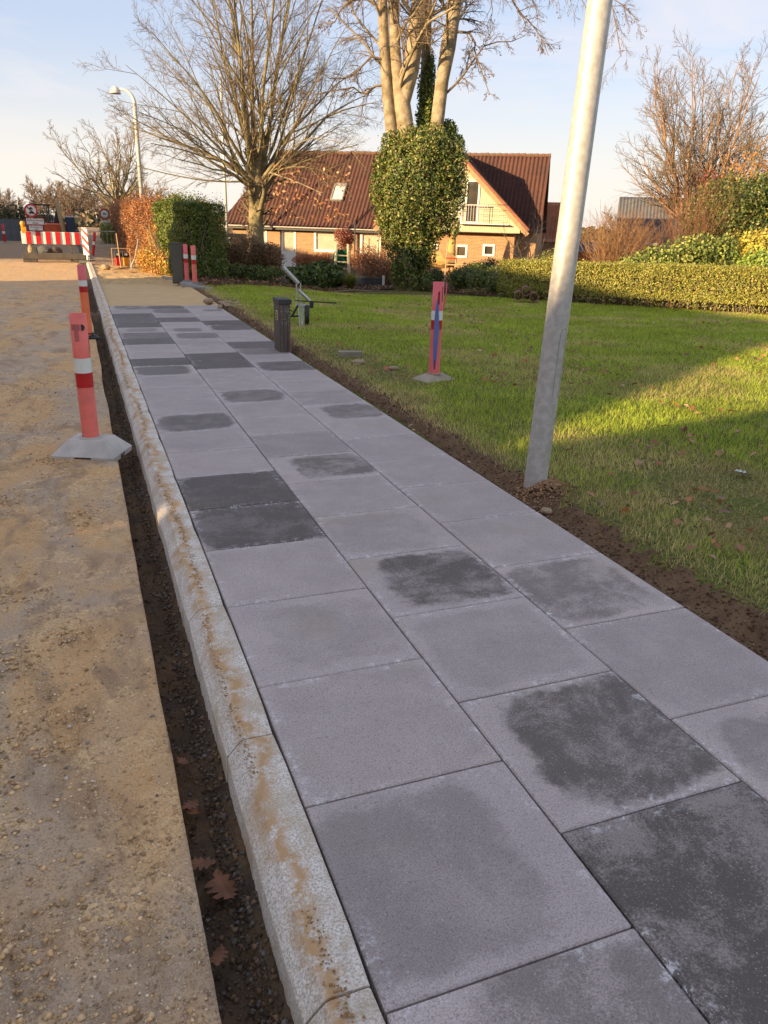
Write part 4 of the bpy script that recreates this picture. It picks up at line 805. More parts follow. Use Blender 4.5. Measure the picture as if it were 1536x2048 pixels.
for dx in(-.05,.05):b.lathe([(0,-.003),(.03,-.003),(.03,.003),(0,.003)],10,c=(0,0,0)) if False else b.box((dx,-.014,zc+.055),(.04,.006,.04),ry=.7)
b.box((0,-.014,zc-.085),(.17,.006,.045));b.box((0,-.014,zc-.05),(.10,.006,.035))
for dx in(-.055,.055):b.box((dx,-.014,zc-.115),(.035,.006,.03))
b.out('pictogram',BLACK,dk);B().box((0,-.022,zc),(.40,.006,.035),ry=.78).out('slash',BLACK,dk)
p1=B().box((.10,.0,zc-.40),(.66,.01,.25)).out('text_plate',RED,t);B().box((.10,-.007,zc-.40),(.62,.008,.215)).out('plate_face',WHT,p1)
text('Beboerkørsel',.105,BLACK,p1,(.10,-.014,zc-.355));text('tilladt',.095,BLACK,p1,(.10,-.014,zc-.455))
p2=B().box((.10,.0,zc-.64),(.52,.01,.20)).out('text_plate',RED,t);B().box((.10,-.007,zc-.64),(.49,.008,.175)).out('plate_face',WHT,p2)
text('Ærindekørsel',.078,BLACK,p2,(.10,-.014,zc-.605));text('tilladt',.072,BLACK,p2,(.10,-.014,zc-.68))
g=spot(209,428,52);t=thing('road_sign','red-rimmed truck ban sign on twin posts far along the hedge','road sign',(g[0],g[1],0),.1);zc=g[2]
for dx in(-.05,.15):B().tube([(dx,.04,0),(dx,.04,zc-.1)],.03,8).out('post',WPOLE,t)
b=B();v=[(.34*math.cos(math.pi/4*k_+math.pi/8),0,zc+.34*math.sin(math.pi/4*k_+math.pi/8)) for k_ in range(8)];b.add(v+[(x,y+.01,z) for x,y,z in v],[tuple(range(8)),tuple(range(15,7,-1))]);op=b.out('backing_plate',simple('dull_red',(.40,.08,.05),None,5,.6),t)
disc(.21,-.012,WHT,'white_field',op,24,zc);b=B();b.box((-.03,-.022,zc+.02),(.13,.008,.08));b.box((.07,-.022,zc),(.05,.008,.06));b.out('truck_pictogram',BLACK,op)
B().box((.05,0,zc-.44),(.52,.012,.17)).out('text_plate',WHT,t);q=B().box((.1,0,zc-.74),(.36,.012,.34)).out('arrow_plate',WHT,t);B().box((.1,-.01,zc-.72),(.2,.006,.05)).out('arrow',BLACK,q)
# excavator ---------------------------------------------
g=spot(115,470,48);t=thing('excavator','small orange excavator with raised black boom behind the barrier','excavator',(g[0],g[1],-.06),.15)
S=48/1525.*1.0
def ex(px,py,dy=0):
    p=spot(px,py,48);return np.array([p[0]-g[0],dy,p[2]+.06])
for s in(-.55,.55):
    b=B();b.box((0,s,.22),(1.7,.3,.4),bev=.12);b.out('track',BLACK,t)
B().box((.05,0,.75),(1.3,1.1,.55),bev=.08).out('body',simple('orange_paint',(.70,.12,.04),None,4,.45),t)
cb=B();
for sx_ in(-.35,.35):
    for sy_ in(-.35,.35):cb.box((-.7+sx_,sy_,1.35),(.06,.06,1.1))
cb.box((-.7,0,1.93),(.9,.9,.08));cb.out('cab_frame',BLACK,t);B().box((-.7,0,1.4),(.66,.66,.95)).out('cab_window',GLASS,t)
b=B();b.tube([ex(96,452),ex(104,446),ex(112,449)],.07,6);b.tube([ex(112,452),ex(117,413)],[.16,.12],6);b.tube([ex(117,413),ex(120,440)],[.1,.12],6);b.out('boom',BLACK,t)
B().box(ex(108,459),(.35,.3,.45),bev=.04).out('counterweight',simple('red_orange_paint',(.75,.10,.06),None,4,.4),t)
g=spot(126,470,47);b=B().tube([(.15,0,0),(-.10,0,g[2]*0+2.15)],[.13,.11],8);o=b.out('timber_post',TAN);o.location=(g[0],g[1],0);o.rotation_euler=(0,-.02,0);tag(o,'thick leaning timber post beside the excavator','post')
g=spot(142,462,47);t=thing('site_container','small dark blue site container with an orange tripod on top','container',(g[0],g[1],0),.1)
B().box((0,0,.75),(.42,.6,1.1),bev=.02).out('body',DBLUE,t);B().box((0,0,1.32),(.5,.65,.06)).out('lid',GPLATE,t);b=B()
for dx in(-.15,.15):b.tube([(dx,0,1.35),(0,0,1.75)],.02,5)
b.out('tripod',ORNG,t)
# distant: dark fence panels, hedge, white car roof, pallet fence
for k_ in range(5):
    g=spot(3+13*k_,478,50);o=B().box((0,0,.62),(.40,.05,1.15)).out('fence_panel',simple('grey_board',(.13,.14,.15),(.09,.10,.11),3,.8));o.location=(g[0],g[1],-.1);tag(o,['leftmost grey boarded fence panel behind the roadworks','grey fence panel next to the leftmost one','middle grey fence panel behind the roadworks','fourth grey fence panel, just left of the round sign','grey fence panel directly behind the striped barrier end'][k_],'fence panel','grey fence panels behind the roadworks')
g=spot(193,495,41);t=thing('mesh_barrier','low steel mesh barrier across the dug-up path','barrier',(g[0]+.15,g[1],0),0)
b=B();
for z in(.1,.75):b.tube([(-.75,0,z),(.75,0,z)],.02,5)
for x in np.linspace(-.75,.75,9):b.tube([(x,0,.1),(x,0,.75)],.009,4)
b.out('frame',GALV,t)
g=spot(85,452,70);t=thing('parked_van','distant white van parked beyond the excavator','van',(g[0],g[1],0),.3);B().box((0,0,.9),(2.2,1.6,1.0),bev=.15).out('body',WHITE,t);B().box((0,-.81,1.1),(1.4,.02,.35)).out('window',DARKIN,t)
for sx_ in(-.7,.7):B().tube([(sx_,-.85,.35),(sx_,-.7,.35)],.33,14).out('wheel',BLACK,t)
# ------------------------------------------------------------------ street lamps
def lamp(label,px,D,pytop,group='street lamps along the road',arm=True,mat=WPOLE,pyb=505,gz=0,al=1.35):
    p=spot(px,pytop,D);h=p[2]-gz;t=thing('street_lamp',label,'street lamp',(p[0],p[1],gz),math.radians(-21.5),group)
    R_=.55
    pts=[(0,0,0),(0,0,h-R_)]+[(-R_+R_*math.cos(q),0,h-R_+R_*math.sin(q)) for q in np.linspace(0,math.pi/2,7)][1:]+[(-al+.0,0,h)]
    if not arm:pts=[(0,0,0),(0,0,h)]
    B().tube(pts,np.linspace(.095,.05,len(pts)),12).out('pole',mat,t,True)
    if arm:B().lathe([(.0,.14),(.05,.13),(.12,.09),(.20,0),(.235,-.12),(.24,-.17),(.2,-.17),(.19,-.1)],20,c=(-al,0,h-.02)).out('lamp_head',mat,t,True)
    return t
lamp('tall white street lamp with bell-shaped head, nearest along the hedge',267,40,179,al=.82)
lamp('white street lamp with bell head farther along, in front of the bare tree',221,86,322,al=1.3)
lamp('slim white lamp pole rising behind the big bare tree',441,46,150,arm=False,gz=-.6)
for px,D,py,lb in((160,120,428,'thin white pole farther down the street, left of the group'),(182,110,433,'left of three white poles far down the street'),(187,112,432,'middle of three white poles far down the street'),(193,108,431,'right of three white poles far down the street'),(35,100,403,'thin distant white pole at the far left')):lamp(lb,px,D,py,arm=False)
# ------------------------------------------------------------------ things in the garden
g=ground_at(570,24.6);t=thing('garden_pump','white garden ornament on a stone base by the lawn edge','garden ornament',(g[0],g[1],g[2]+.03),-.4)
B().tube([(0,0,.05),(-.03,0,.35),(-.09,0,.60)],[.035,.03,.025],8).out('stem',WHITE,t,True);B().box((-.1,0,.5),(.10,.06,.16),ry=.4,bev=.02).out('head',WHITE,t);B().box((0,0,.02),(.42,.3,.07),bev=.02).out('base',CONC,t)
B().tube([(-.28,0,.27),(.14,0,.24)],.022,6).out('crossbar',TAN,t)
g=ground_at(685,30);t=thing('playground_slide','small wooden ladder with green slide in the garden bed','slide',g,-.6)
for dx,ex_ in((-.22,-.22),(.22,.36)):B().tube([(dx,0,1.35),(ex_,-.25,.0)],[.05,.055],6).out('ladder_rail',CREAM,t)
for k_ in range(4):B().tube([(-.2,-.05-.04*k_,.95-.23*k_),(.25+.03*k_,-.05-.04*k_,.95-.23*k_)],.028,6).out('rung',CREAM,t)
b=B();b.add([(-.25,.1,1.15),(.2,.1,1.15),(-.55,.7,.55),(-.1,.7,.55),(-.28,.1,1.3),(.23,.1,1.3),(-.6,.7,.7),(-.05,.7,.7),(-.5,-.1,.75),(-.3,-.1,.95)],[(0,1,3,2),(4,0,2,6),(1,5,7,3),(8,9,4,0)]);b.out('slide_chute',GREEN,t)
g=ground_at(652,40)
g=ground_at(903,41);t=thing('garden_parasol','closed tan garden parasol leaning over a covered table by the gable wall','parasol',g,-.6,tilt=(0,.06))
b=B().lathe([(.02,2.55),(.07,2.4),(.14,1.9),(.22,1.2),(.30,.75),(.26,.7)],10);b.out('folded_canopy',simple('ochre_cloth',(.55,.32,.10),(.45,.26,.08),3,.9),t,True);B().tube([(0,0,0),(0,0,2.6)],.03,8).out('pole',WOOD,t)
g=ground_at(880,40.6);o=rock('tan cover draped over garden furniture beside the parasol',g+np.array([0,0,.75]),(.95,.6,.65),61,simple('ochre_cover',(.55,.33,.11),(.45,.27,.09),3,.9),'furniture cover',None,'furniture_cover');o.rotation_euler=(.1,.15,-.6)
g=ground_at(906,39.4);t=thing('deck_chair','folded red and wood deck chair standing by the gable wall','chair',g,-.5)
for dx in(-.25,.25):B().tube([(dx,0,0),(dx*.9,.25,1.5)],.03,6).out('leg',TAN,t)
B().tube([(-.25,.05,.8),(.25,.05,.8)],.03,6).out('rail',RED,t)
B().tube([(-.25,.1,.5),(.8,.1,.48)],.035,6).out('arm',TAN,t)
g=ground_at(655,44)
for q,(px,py,lb) in enumerate([(738,546,'weathered trellis stake at the left of the brown shrubs'),(758,520,'tall thin pale stake in front of the right-hand window')]):
    g=ground_at(px,33+q*2);o=B().tube([(0,0,0),(.02,0,1.6+.5*q)],.03,5).out('garden_stake',WOOD);o.location=g;tag(o,lb,'stake')
g=ground_at(710,36);o=B().tube([(0,0,0),(0,0,2.35)],.035,6).out('iron_post',CAP);o.location=g;tag(o,'thin black iron post between the two big windows','post')
g=ground_at(745,27);t=thing('planter_box','low dark planter box with pale corner post by the ivy tree','planter',g,-.4);B().box((0,0,.16),(.95,.4,.28)).out('box',CAP,t);B().box((.42,-.2,.22),(.08,.05,.34)).out('corner_post',WHITE,t)
b=B()
for k_ in range(3):b.box((0,0,.35+.42*k_),(1.5,.04,.12))
for x in(-.7,.7):b.box((x,.03,.6),(.1,.06,1.3))
g=ground_at(455,26);o=b.out('garden_gate',WOOD);o.location=g;o.rotation_euler=(0,0,-.4);tag(o,'weathered grey wooden rail gate behind the brown shrub','gate')
b=B().tube([(-.9,0,.02),(-.3,.05,.06),(.4,-.06,.04),(.95,.05,.03)],[.03,.028,.02,.012],6);g=ground_at(640+90,22.6);o=b.out('fallen_branch',GTWIG);o.location=g+np.array([0,0,.05]);tag(o,'thin fallen branch lying at the lawn edge before the garden bed','branch')
# ------------------------------------------------------------------ hedges and shrubs
def hedge(name,label,front_pts,H_,depth,n_,size,colors,parent_stems=60,smat=GTWIG,bottom=.12,group=None,topj=.03,bulge=.05,twigs=True,gz=None,holes=.0):
    fp=np.array(front_pts,float);seg=np.linalg.norm(np.diff(fp,axis=0),axis=1);cum=np.concatenate([[0],np.cumsum(seg)]);LL=cum[-1]
    t=thing(name,label,'hedge',(fp[0,0],fp[0,1],0),0,group);area=[LL*H_,LL*depth,LL*H_*.25,depth*H_*2];k_=rng.choice(4,n_,p=np.array(area)/sum(area))
    s=rng.random(n_)*LL;s=np.where(k_==3,np.where(rng.random(n_)<.5,0,LL),s);x=np.interp(s,cum,fp[:,0]);y=np.interp(s,cum,fp[:,1])
    d0=fp[-1]-fp[0];d0/=np.linalg.norm(d0);nn=np.array([d0[1],-d0[0]]);
    if nn@(-fp.mean(0))<0:nn=-nn
    z=rng.random(n_)*H_;z=np.where(k_==1,H_,z);z=np.where((z<H_*bottom)&(rng.random(n_)<.75),z+H_*.2,z)
    off=np.where(k_==0,0,np.where(k_==2,depth,rng.random(n_)*depth))
    inn=np.abs(rng.normal(0,.05,n_))+ (rng.random(n_)<.35)*rng.random(n_)*.25
    bul=bulge*2*(vn(s,z*2,1.6,3,3)-.5);hz_=topj*2*(vn(s,off,1.5,2,3)-.5)
    off=np.where(k_==0,off+inn+bul,off);off=np.where(k_==2,off-inn,off);z=np.where(k_==1,z-inn+hz_+np.abs(rng.normal(0,topj,n_))*(rng.random(n_)<.3),z);
    ss_=np.where(k_==3,np.where(s==0,inn,-inn),0)
    P=np.stack([x-nn[0]*off+d0[0]*ss_,y-nn[1]*off+d0[1]*ss_,z],-1);gzv=T(P[:,0],P[:,1]) if gz is None else gz;P[:,2]+=gzv
    nz=np.where(k_[:,None]==1,np.array([0,0,1.]),np.where(k_[:,None]==0,np.array([nn[0],nn[1],.25]),np.where(k_[:,None]==2,np.array([-nn[0],-nn[1],.2]),np.where((s==0)[:,None],np.array([-d0[0],-d0[1],0]),np.array([d0[0],d0[1],0])))))
    leafmesh('foliage',P-np.array([fp[0,0],fp[0,1],0]),nz,size,colors,t,jit=.75)
    # inner stems
    m_=parent_stems;s=rng.random(m_)*LL;x=np.interp(s,cum,fp[:,0])-nn[0]*depth*rng.uniform(.12,.6,m_);y=np.interp(s,cum,fp[:,1])-nn[1]*depth*rng.uniform(.12,.6,m_)
    b0=np.stack([x,y,T(x,y)-.02],-1);kq=6;P=np.repeat(b0[:,None],kq,1);P[:,:,2]+=np.linspace(0,H_*.75,kq)[None];dr_=rng.normal(0,.22,(m_,1,2));P[:,:,:2]+=dr_*np.linspace(0,1,kq)[None,:,None]**1.3*H_;P[:,1:,:2]+=rng.normal(0,.03,(m_,kq-1,2))
    v,f=tubes(P-np.array([fp[0,0],fp[0,1],0]),np.full((m_,kq),.014)*np.linspace(1,.4,kq)[None],5);tag(mesh('stem',v,f,smat,t,smooth=True),kind='stuff')
    # added dark box core: stops light passing through, stands for inner shade
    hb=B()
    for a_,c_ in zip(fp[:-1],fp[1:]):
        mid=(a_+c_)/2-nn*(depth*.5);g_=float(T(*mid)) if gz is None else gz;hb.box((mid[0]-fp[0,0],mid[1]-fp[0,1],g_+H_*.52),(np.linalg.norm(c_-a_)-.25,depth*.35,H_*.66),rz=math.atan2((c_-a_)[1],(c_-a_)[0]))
    hb.out('inner_light_block',simple('hedge_shade_core',(.045,.04,.02),(.03,.028,.015),9,.95,bm=1),t)
    return t
YG=[(.38,.37,.06),(.30,.31,.055),(.22,.24,.045),(.46,.40,.09),(.34,.25,.06),(.15,.17,.035)]
hedge('clipped_hedge','low clipped yellow-green privet hedge along the right side of the lawn',[(10.9,19.6),(11.87,17.5),(13.1,15.5),(14.45,13.4),(16.2,10.6),(18.5,7)],1.02,1.0,105000,.034,YG,320,bottom=.22)
DG=[(.10,.15,.03),(.07,.11,.025),(.15,.20,.04),(.24,.24,.05),(.05,.075,.02)]
g=ground_at(1085,22.6);bush('evergreen_bush','loose evergreen bush at the left end of the clipped hedge','bush',g,[(0,0,.45,.75,.6,.6),(.5,.1,.75,.55,.5,.55),(-.45,.1,.35,.5,.5,.45),(.9,-.2,.5,.5,.5,.5)],16000,.04,YG+[(.2,.24,.05)],12)
# green block hedge behind the cabinet
GB=[(.12,.17,.025),(.17,.22,.03),(.08,.12,.02),(.26,.27,.04),(.05,.08,.02)]
def P2(px,D):g_=spot(px,450,D);return(g_[0],g_[1])
hedge('green_block_hedge','tall dark green clipped hedge block behind the olive cabinet',[P2(312,23.6),P2(350,22.0),P2(384,21.6)],1.9,1.0,38000,.04,GB,30,bottom=.05,bulge=.24,topj=.12)
BR=[(.32,.13,.055),(.40,.19,.07),(.25,.10,.045),(.52,.24,.06),(.22,.08,.03),(.34,.14,.05)]
hedge('beech_hedge','russet beech hedge running along the dug-up path',[P2(224,52),P2(232,44),P2(243,36),P2(262,30),P2(300,24.6)],1.95,1.1,78000,.045,BR,90,smat=TWIG,bottom=.02,bulge=.30,topj=.16)
g=ground_at(308,23.9);bush('golden_shrub','orange and gold leaved shrub spilling over the sand bed at the hedge foot','shrub',(g[0],g[1],0),[(0,0,.35,.55,.6,.4),(.35,-.6,.35,.5,.7,.4),(.2,.3,.9,.5,.5,.5),(.55,-1.3,.3,.4,.6,.35),(-.25,.5,.35,.35,.5,.4)],9000,.045,[(.60,.30,.05),(.48,.20,.04),(.66,.42,.08),(.34,.12,.03),(.30,.30,.06)],26,1.3,TAN,shell=.2)
g=ground_at(213,48);bush('roadside_shrub','small green and yellow shrub at the foot of the truck sign','shrub',(g[0],g[1],0),[(0,0,.5,.45,.5,.6),(.3,-.5,.4,.35,.5,.5)],5000,.06,[(.25,.26,.04),(.16,.2,.03),(.36,.34,.06)],8)
g=ground_at(412,24.4);bush('copper_shrub','dark copper-brown beech shrub right of the green hedge block','shrub',g,[(0,0,1.2,.45,.5,.8),(.2,0,.6,.5,.5,.6),(-.1,.2,1.6,.35,.4,.4)],9000,.045,[(.20,.075,.03),(.28,.10,.035),(.14,.06,.025),(.34,.18,.05)],12,1.4)
g=ground_at(497,23.8);bush('brown_shrub','wide brown-leaved shrub before the garden gate','shrub',g,[(0,0,.75,.75,.5,.45),(-.75,.1,.7,.5,.5,.4),(.55,0,.65,.5,.5,.4),(0,.1,.45,.9,.5,.35)],12000,.04,[(.16,.075,.03),(.22,.11,.035),(.12,.055,.025),(.12,.10,.03)],40,.9)
g=ground_at(430,22.8);bush('ground_ivy','dark evergreen ground cover under the brown shrub','shrub',g,[(0,0,.2,.9,.4,.25),(1.2,0,.15,.8,.35,.2),(-.3,.5,.5,.5,.4,.45)],9000,.05,DG,6)
g=ground_at(640,24.6);bush('rhododendron','spreading dark green rhododendron left of the grass clump','shrub',g,[(0,0,.42,.6,.45,.38),(-.6,0,.38,.45,.4,.33),(.4,-.05,.36,.45,.4,.34),(.1,.1,.55,.4,.4,.25)],5200,.11,[(.09,.14,.03),(.13,.18,.04),(.06,.10,.025),(.20,.22,.06)],16,.5,shell=.35)
def clump(name,label,cat_,g,n_,h,spread,cols,wd=.006,group=None,k=5):
    t=thing(name,label,cat_,g,0,group);az=rng.random(n_)*2*np.pi;o_=rng.random(n_)**.6*spread;tt=np.linspace(0,1,k);hh=h*(.55+.5*rng.random(n_))
    P=np.zeros((n_,k,3));P[:,:,0]=np.cos(az)[:,None]*o_[:,None]*tt**1.6;P[:,:,1]=np.sin(az)[:,None]*o_[:,None]*tt**1.6;P[:,:,2]=hh[:,None]*(tt-(o_[:,None]/max(spread,.01))*.35*tt**3)
    W_=np.stack([-np.sin(az),np.cos(az),0*az],-1)[:,None]*(wd*(1-.85*tt))[None,:,None];V=np.stack([P-W_,P+W_],2).reshape(-1,3);i=np.arange(k-1)*2;b0=np.arange(n_)[:,None,None]*2*k;F=(b0+i[None,:,None]+np.array([0,1,3,2])[None,None]).reshape(-1,4)
    c_=np.array(cols)[rng.integers(0,len(cols),n_)]*(.7+.6*rng.random((n_,1)));mesh('blades',V,F,LEAF,t,col=np.repeat(np.clip(c_,0,1),2*k,0));return t
clump('ornamental_grass','olive-gold ornamental grass clump at the foot of the ladder','grass clump',ground_at(702,24.2),1500,.62,.52,[(.22,.24,.04),(.32,.28,.06),(.16,.19,.03)],.006)
g=ground_at(770,27.5);t=thing('withered_perennials','tangle of withered brown perennial stems left of the ivy tree','perennials',g);stems('stem',(0,0,0),150,1.15,.95,.008,simple('straw',(.30,.19,.11),(.2,.12,.07),5,.9),t,curve=.5);P,d=blobs([(0,0,.6,1.0,.5,.5),(-.6,0,.9,.5,.4,.5)],2600,.2);leafmesh('foliage',P,d,.05,[(.34,.14,.06),(.25,.1,.05),(.4,.24,.12)],t)
g=ground_at(735,33);bush('withered_shrub','reddish withered shrub under the right-hand window','shrub',g,[(0,0,.75,.8,.4,.5),(.7,0,.6,.6,.4,.45)],3200,.05,[(.42,.16,.06),(.3,.11,.05),(.45,.25,.1)],60,1.4,TWIG,shell=.2)
g=ground_at(686,40.5);bush('copper_climber','copper-red shrub trained between the two big windows','shrub',g,[(0,0,1.75,.5,.4,.42),(.1,0,1.2,.42,.35,.4),(.15,0,.7,.35,.3,.35),(.3,0,1.6,.4,.3,.3)],5000,.06,[(.26,.06,.04),(.34,.09,.05),(.18,.05,.035),(.40,.18,.08)],10,1.6,shell=.3)
g=ground_at(610,43);bush('wall_creeper','rusty creeping shrub along the brick wall right of the white door','shrub',g,[(0,0,.5,.8,.3,.35),(1.0,-.6,.6,.9,.3,.35),(1.9,-1.2,.5,.7,.3,.4)],6000,.06,[(.42,.15,.05),(.34,.11,.045),(.48,.22,.08)],30,1.,shell=.2)
for q,(px,D,s,cols,lb) in enumerate([(945,25.5,1.0,DG,'dark evergreen shrub just right of the ivy tree foot'),(985,24.6,.9,DG+[(.2,.2,.05)],'dull green shrub behind the striped lawn bollard'),(1020,23.8,.8,DG+[(.3,.3,.07)],'light-tipped green shrub left of the clay pipes'),(968,28,1.15,[(.05,.09,.02),(.08,.12,.03)],'dark conical evergreen against the gable wall'),(865,26,.7,DG,'low dark shrub touching the ivy tree on its right')]):
    g=ground_at(px,D);bush('evergreen_shrub',lb,'shrub',g,[(0,0,.35*s,.62*s,.45*s,.4*s),(.35*s,.1,.55*s,.4*s,.35*s,.35*s),(-.35*s,0,.4*s,.4*s,.35*s,.35*s)],5200,.055,cols,18,.8*s,shell=.3)
g=ground_at(1010,24.2);t=thing('straggly_grass','straggly pale grass and stalks in the bed below the gable','grass clump',g);stems('stem',(0,0,0),120,.75,1.2,.005,simple('dry_stalk',(.32,.26,.14),(.2,.17,.08),5,.9),t,curve=.5)
P,d=blobs([(0,0,.12,1.4,.4,.12)],1500,.1);leafmesh('foliage',P,d,.04,[(.2,.2,.06),(.3,.2,.08)],t)
# bare twisted shrub at the house corner
def twiggy(name,label,cat_,base,n_,h,spread,mat,lv=2,m=6,r=.018,rmin=.004,group=None):
    t=thing(name,label,cat_,base,0,group);az=rng.random(n_)*2*np.pi;k=6;tt=np.linspace(0,1,k);P=np.zeros((n_,k,3));hh=h*(.6+.45*rng.random(n_));o_=spread*(.2+.8*rng.random(n_))
    P[:,:,0]=(np.cos(az)*o_)[:,None]*tt**1.1;P[:,:,1]=(np.sin(az)*o_)[:,None]*tt**1.1;P[:,:,2]=hh[:,None]*tt;P[:,1:]+=rng.normal(0,h*.035,(n_,k-1,3));R=np.full((n_,k),r)*np.linspace(1,.3,k);L=[tubes(P,R,5)]
    for q in range(lv):P,R=grow(P,R,m,38,.5,4,.55,up=.25,t0=.25,rmin=rmin);L.append(tubes(P,R,3))
    v,f=cat(L);tag(mesh('stem',v,f,mat,t,smooth=True),kind='stuff');return t
twiggy('bare_shrub','leafless twisted shrub at the right corner of the house','shrub',ground_at(1052,36),7,2.5,1.3,simple('pale_twig',(.36,.29,.19),(.24,.19,.12),4,.85),2,6,.03)
twiggy('orange_twig_shrub','tall orange-brown twiggy shrub behind the clipped hedge','shrub',ground_at(1232,27),150,2.5,1.3,simple('orange_twig',(.36,.20,.09),(.24,.13,.06),4,.85),1,5,.010,.004)
twiggy('orange_twig_shrub','second orange-brown twiggy shrub nearer the grey-roofed house','shrub',ground_at(1300,28.5),110,2.2,1.2,bpy.data.materials['orange_twig'],1,5,.009,.004)
twiggy('red_stem_shrub','dark twiggy shrub leaning over the laurel','shrub',ground_at(1395,27),70,3.4,1.5,simple('brown_red_twig',(.24,.11,.055),(.15,.08,.04),4,.85),1,6,.014,.004)
LR=[(.20,.26,.04),(.30,.33,.06),(.13,.18,.03),(.42,.40,.11),(.07,.10,.025)]
g=ground_at(1395,23.5);bush('laurel_bush','glossy yellow-green laurel behind the right part of the hedge','bush',g,[(0,0,1.0,.9,.7,.75),(-.9,.2,.85,.8,.7,.6),(.7,-.1,1.0,.7,.6,.8),(-1.6,.3,.75,.6,.5,.5)],15000,.075,LR,14,1.2,shell=.5)
CN=[(.07,.11,.025),(.12,.16,.03),(.18,.20,.04),(.03,.055,.015),(.26,.23,.05)]
for q,(px,D,h_,lb) in enumerate([(1455,30,3.9,'tall dark conifer left in the group at the right edge'),(1520,28,3.7,'dark conifer at the right edge behind the yellow shrub'),(1590,29,4.2,'dark conifer beyond the yellow shrub, cut off by the picture edge')]):
    g=ground_at(px,D);bush('conifer',lb,'conifer',g,[(0,0,h_*.45,1.5,1.3,h_*.45),(-.9,0,h_*.55,.8,.8,h_*.33),(.6,0,h_*.62,.8,.8,h_*.33),(-.3,.1,h_*.8,.6,.6,h_*.17)],20000,.075,CN,4,h_*.7,TWIG,'dark conifers at the right edge',shell=.55,rough=.45)
g=ground_at(1525,24.5);bush('yellow_shrub','yellow-leaved shrub in front of the dark conifers','shrub',g,[(0,0,1.45,.6,.5,.5),(.3,0,1.0,.5,.5,.5)],4200,.08,[(.60,.46,.07),(.50,.42,.08),(.34,.34,.06)],12,1.4,shell=.4)
g=ground_at(1530,22.5);bush('bright_shrub','bright green shrub low behind the hedge at the right edge','shrub',g,[(0,0,.9,.6,.5,.5)],3600,.07,[(.30,.38,.06),(.22,.3,.05)],8,.9,shell=.4)
g=ground_at(18,55);bush('dark_roadside_hedge','dark evergreen hedge far left behind the grey fence','hedge',(g[0],g[1],0),[(0,0,1.0,2.2,1,1.0),(-2,0,1.0,2,1,1.0),(1.5,0,.8,1.2,1,.8)],12000,.09,[(.03,.045,.015),(.05,.06,.02),(.06,.045,.02)],4)
# ------------------------------------------------------------------ trees
# big vase-shaped bare tree
g=ground_at(513,26.5);RT=np.array([.931,-.365,0]);FW=np.array([.365,.931,0])  # across / away
def loc_(a_,b_,z):return RT*a_+FW*b_+np.array([0,0,z])
def px2(px,py,D,base):return spot(px,py,D)-base
D=26.5;tk=[px2(513,520,D,g)*[1,1,0]+[0,0,-.1],px2(513,480,D,g),px2(512,440,D,g),px2(514,405,D,g),px2(516,372,D,g),px2(512,330,D,g),px2(510,280,D,g)]
limbs=[((514,385),(480,335),(430,240),(330,20),1.2),((514,378),(462,345),(390,305),(225,215),-.6),((515,380),(535,300),(550,180),(590,-60),.8),((514,372),(500,270),(485,150),(440,-100),1.4),((516,372),(560,310),(610,210),(700,40),-.8),((516,378),(575,320),(650,230),(760,200),.4),((514,368),(478,310),(420,200),(300,60),-1.6),((514,410),(555,345),(600,300),(690,240),1.),((514,380),(470,330),(400,255),(250,130),-1.),((515,375),(455,325),(370,290),(245,250),.5),((515,370),(500,300),(465,200),(400,40),1.5),((515,365),(520,280),(530,150),(560,-120),-1.),((516,370),(545,290),(585,180),(650,-20),1.),((512,370),(490,260),(480,120),(455,-120),-.5),((514,395),(560,330),(640,340),(665,355),-1.5),((514,350),(505,240),(505,100),(500,-180),.3),((516,372),(560,290),(640,200),(735,120),1.5),((514,385),(470,350),(400,330),(330,310),-1.5),((515,380),(560,320),(620,270),(700,290),-2.),((513,360),(540,250),(560,100),(600,-150),2.)]
trs=[(tk[:5]+[tk[5]],[.30,.25,.235,.24,.2,.11])]
for pa in limbs:
    *pp,dp=pa;pts=[px2(q[0],q[1],D+dp*i/3.,g) for i,q in enumerate(pp)];pts=np.array(pts);tt=np.linspace(0,1,4);q=np.linspace(0,1,10);sm=np.stack([np.interp(q,tt,pts[:,a_]) for a_ in range(3)],-1);sm[1:-1]=(sm[:-2]+2*sm[1:-1]+sm[2:])/4;sm[1:]+=rng.normal(0,.018,(9,3));trs.append((sm,np.linspace(.085,.024 if pp[-1][1]<0 else .008,10)*rng.uniform(.7,1.15)*(.5 if dp in(-1.5,-2.) else 1)))
tb,_,_=tree('bare_beech','large leafless beech with a vase-shaped crown before the red roof','tree',g,trs,[dict(m=8,ang=32,lr=.55,k=8,rr=.50,up=.12,t0=.14,sides=5,rmin=.0075,wob=.06),dict(m=7,ang=40,lr=.48,k=6,rr=.5,up=.06,t0=.12,sides=3,rmin=.005,wob=.09),dict(m=6,ang=42,lr=.52,k=4,rr=.6,up=.04,t0=.1,sides=3,rmin=.0038,wob=.12),dict(m=3,ang=42,lr=.5,k=3,rr=.7,up=.03,sides=3,rmin=.003)],BARK,TWIG)
lm=B();pts=[px2(518,402,D,g),px2(540,345,D-.6,g),px2(590,362,D-1.,g),px2(640,385,D-1.4,g),px2(655,384,D-1.5,g)]
lm.tube(pts,[.045,.035,.022,.013,.004],7);lm.out('low_limb',BARK2,tb,True)
P=np.array([spot(rng.uniform(545,700),rng.uniform(330,445),26-rng.random()*1.6) for _ in range(260)])-g;leafmesh('foliage',P,np.tile([0,-1,.3],(260,1)),.085,[(.46,.20,.07),(.36,.14,.05),(.6,.38,.2)],tb)
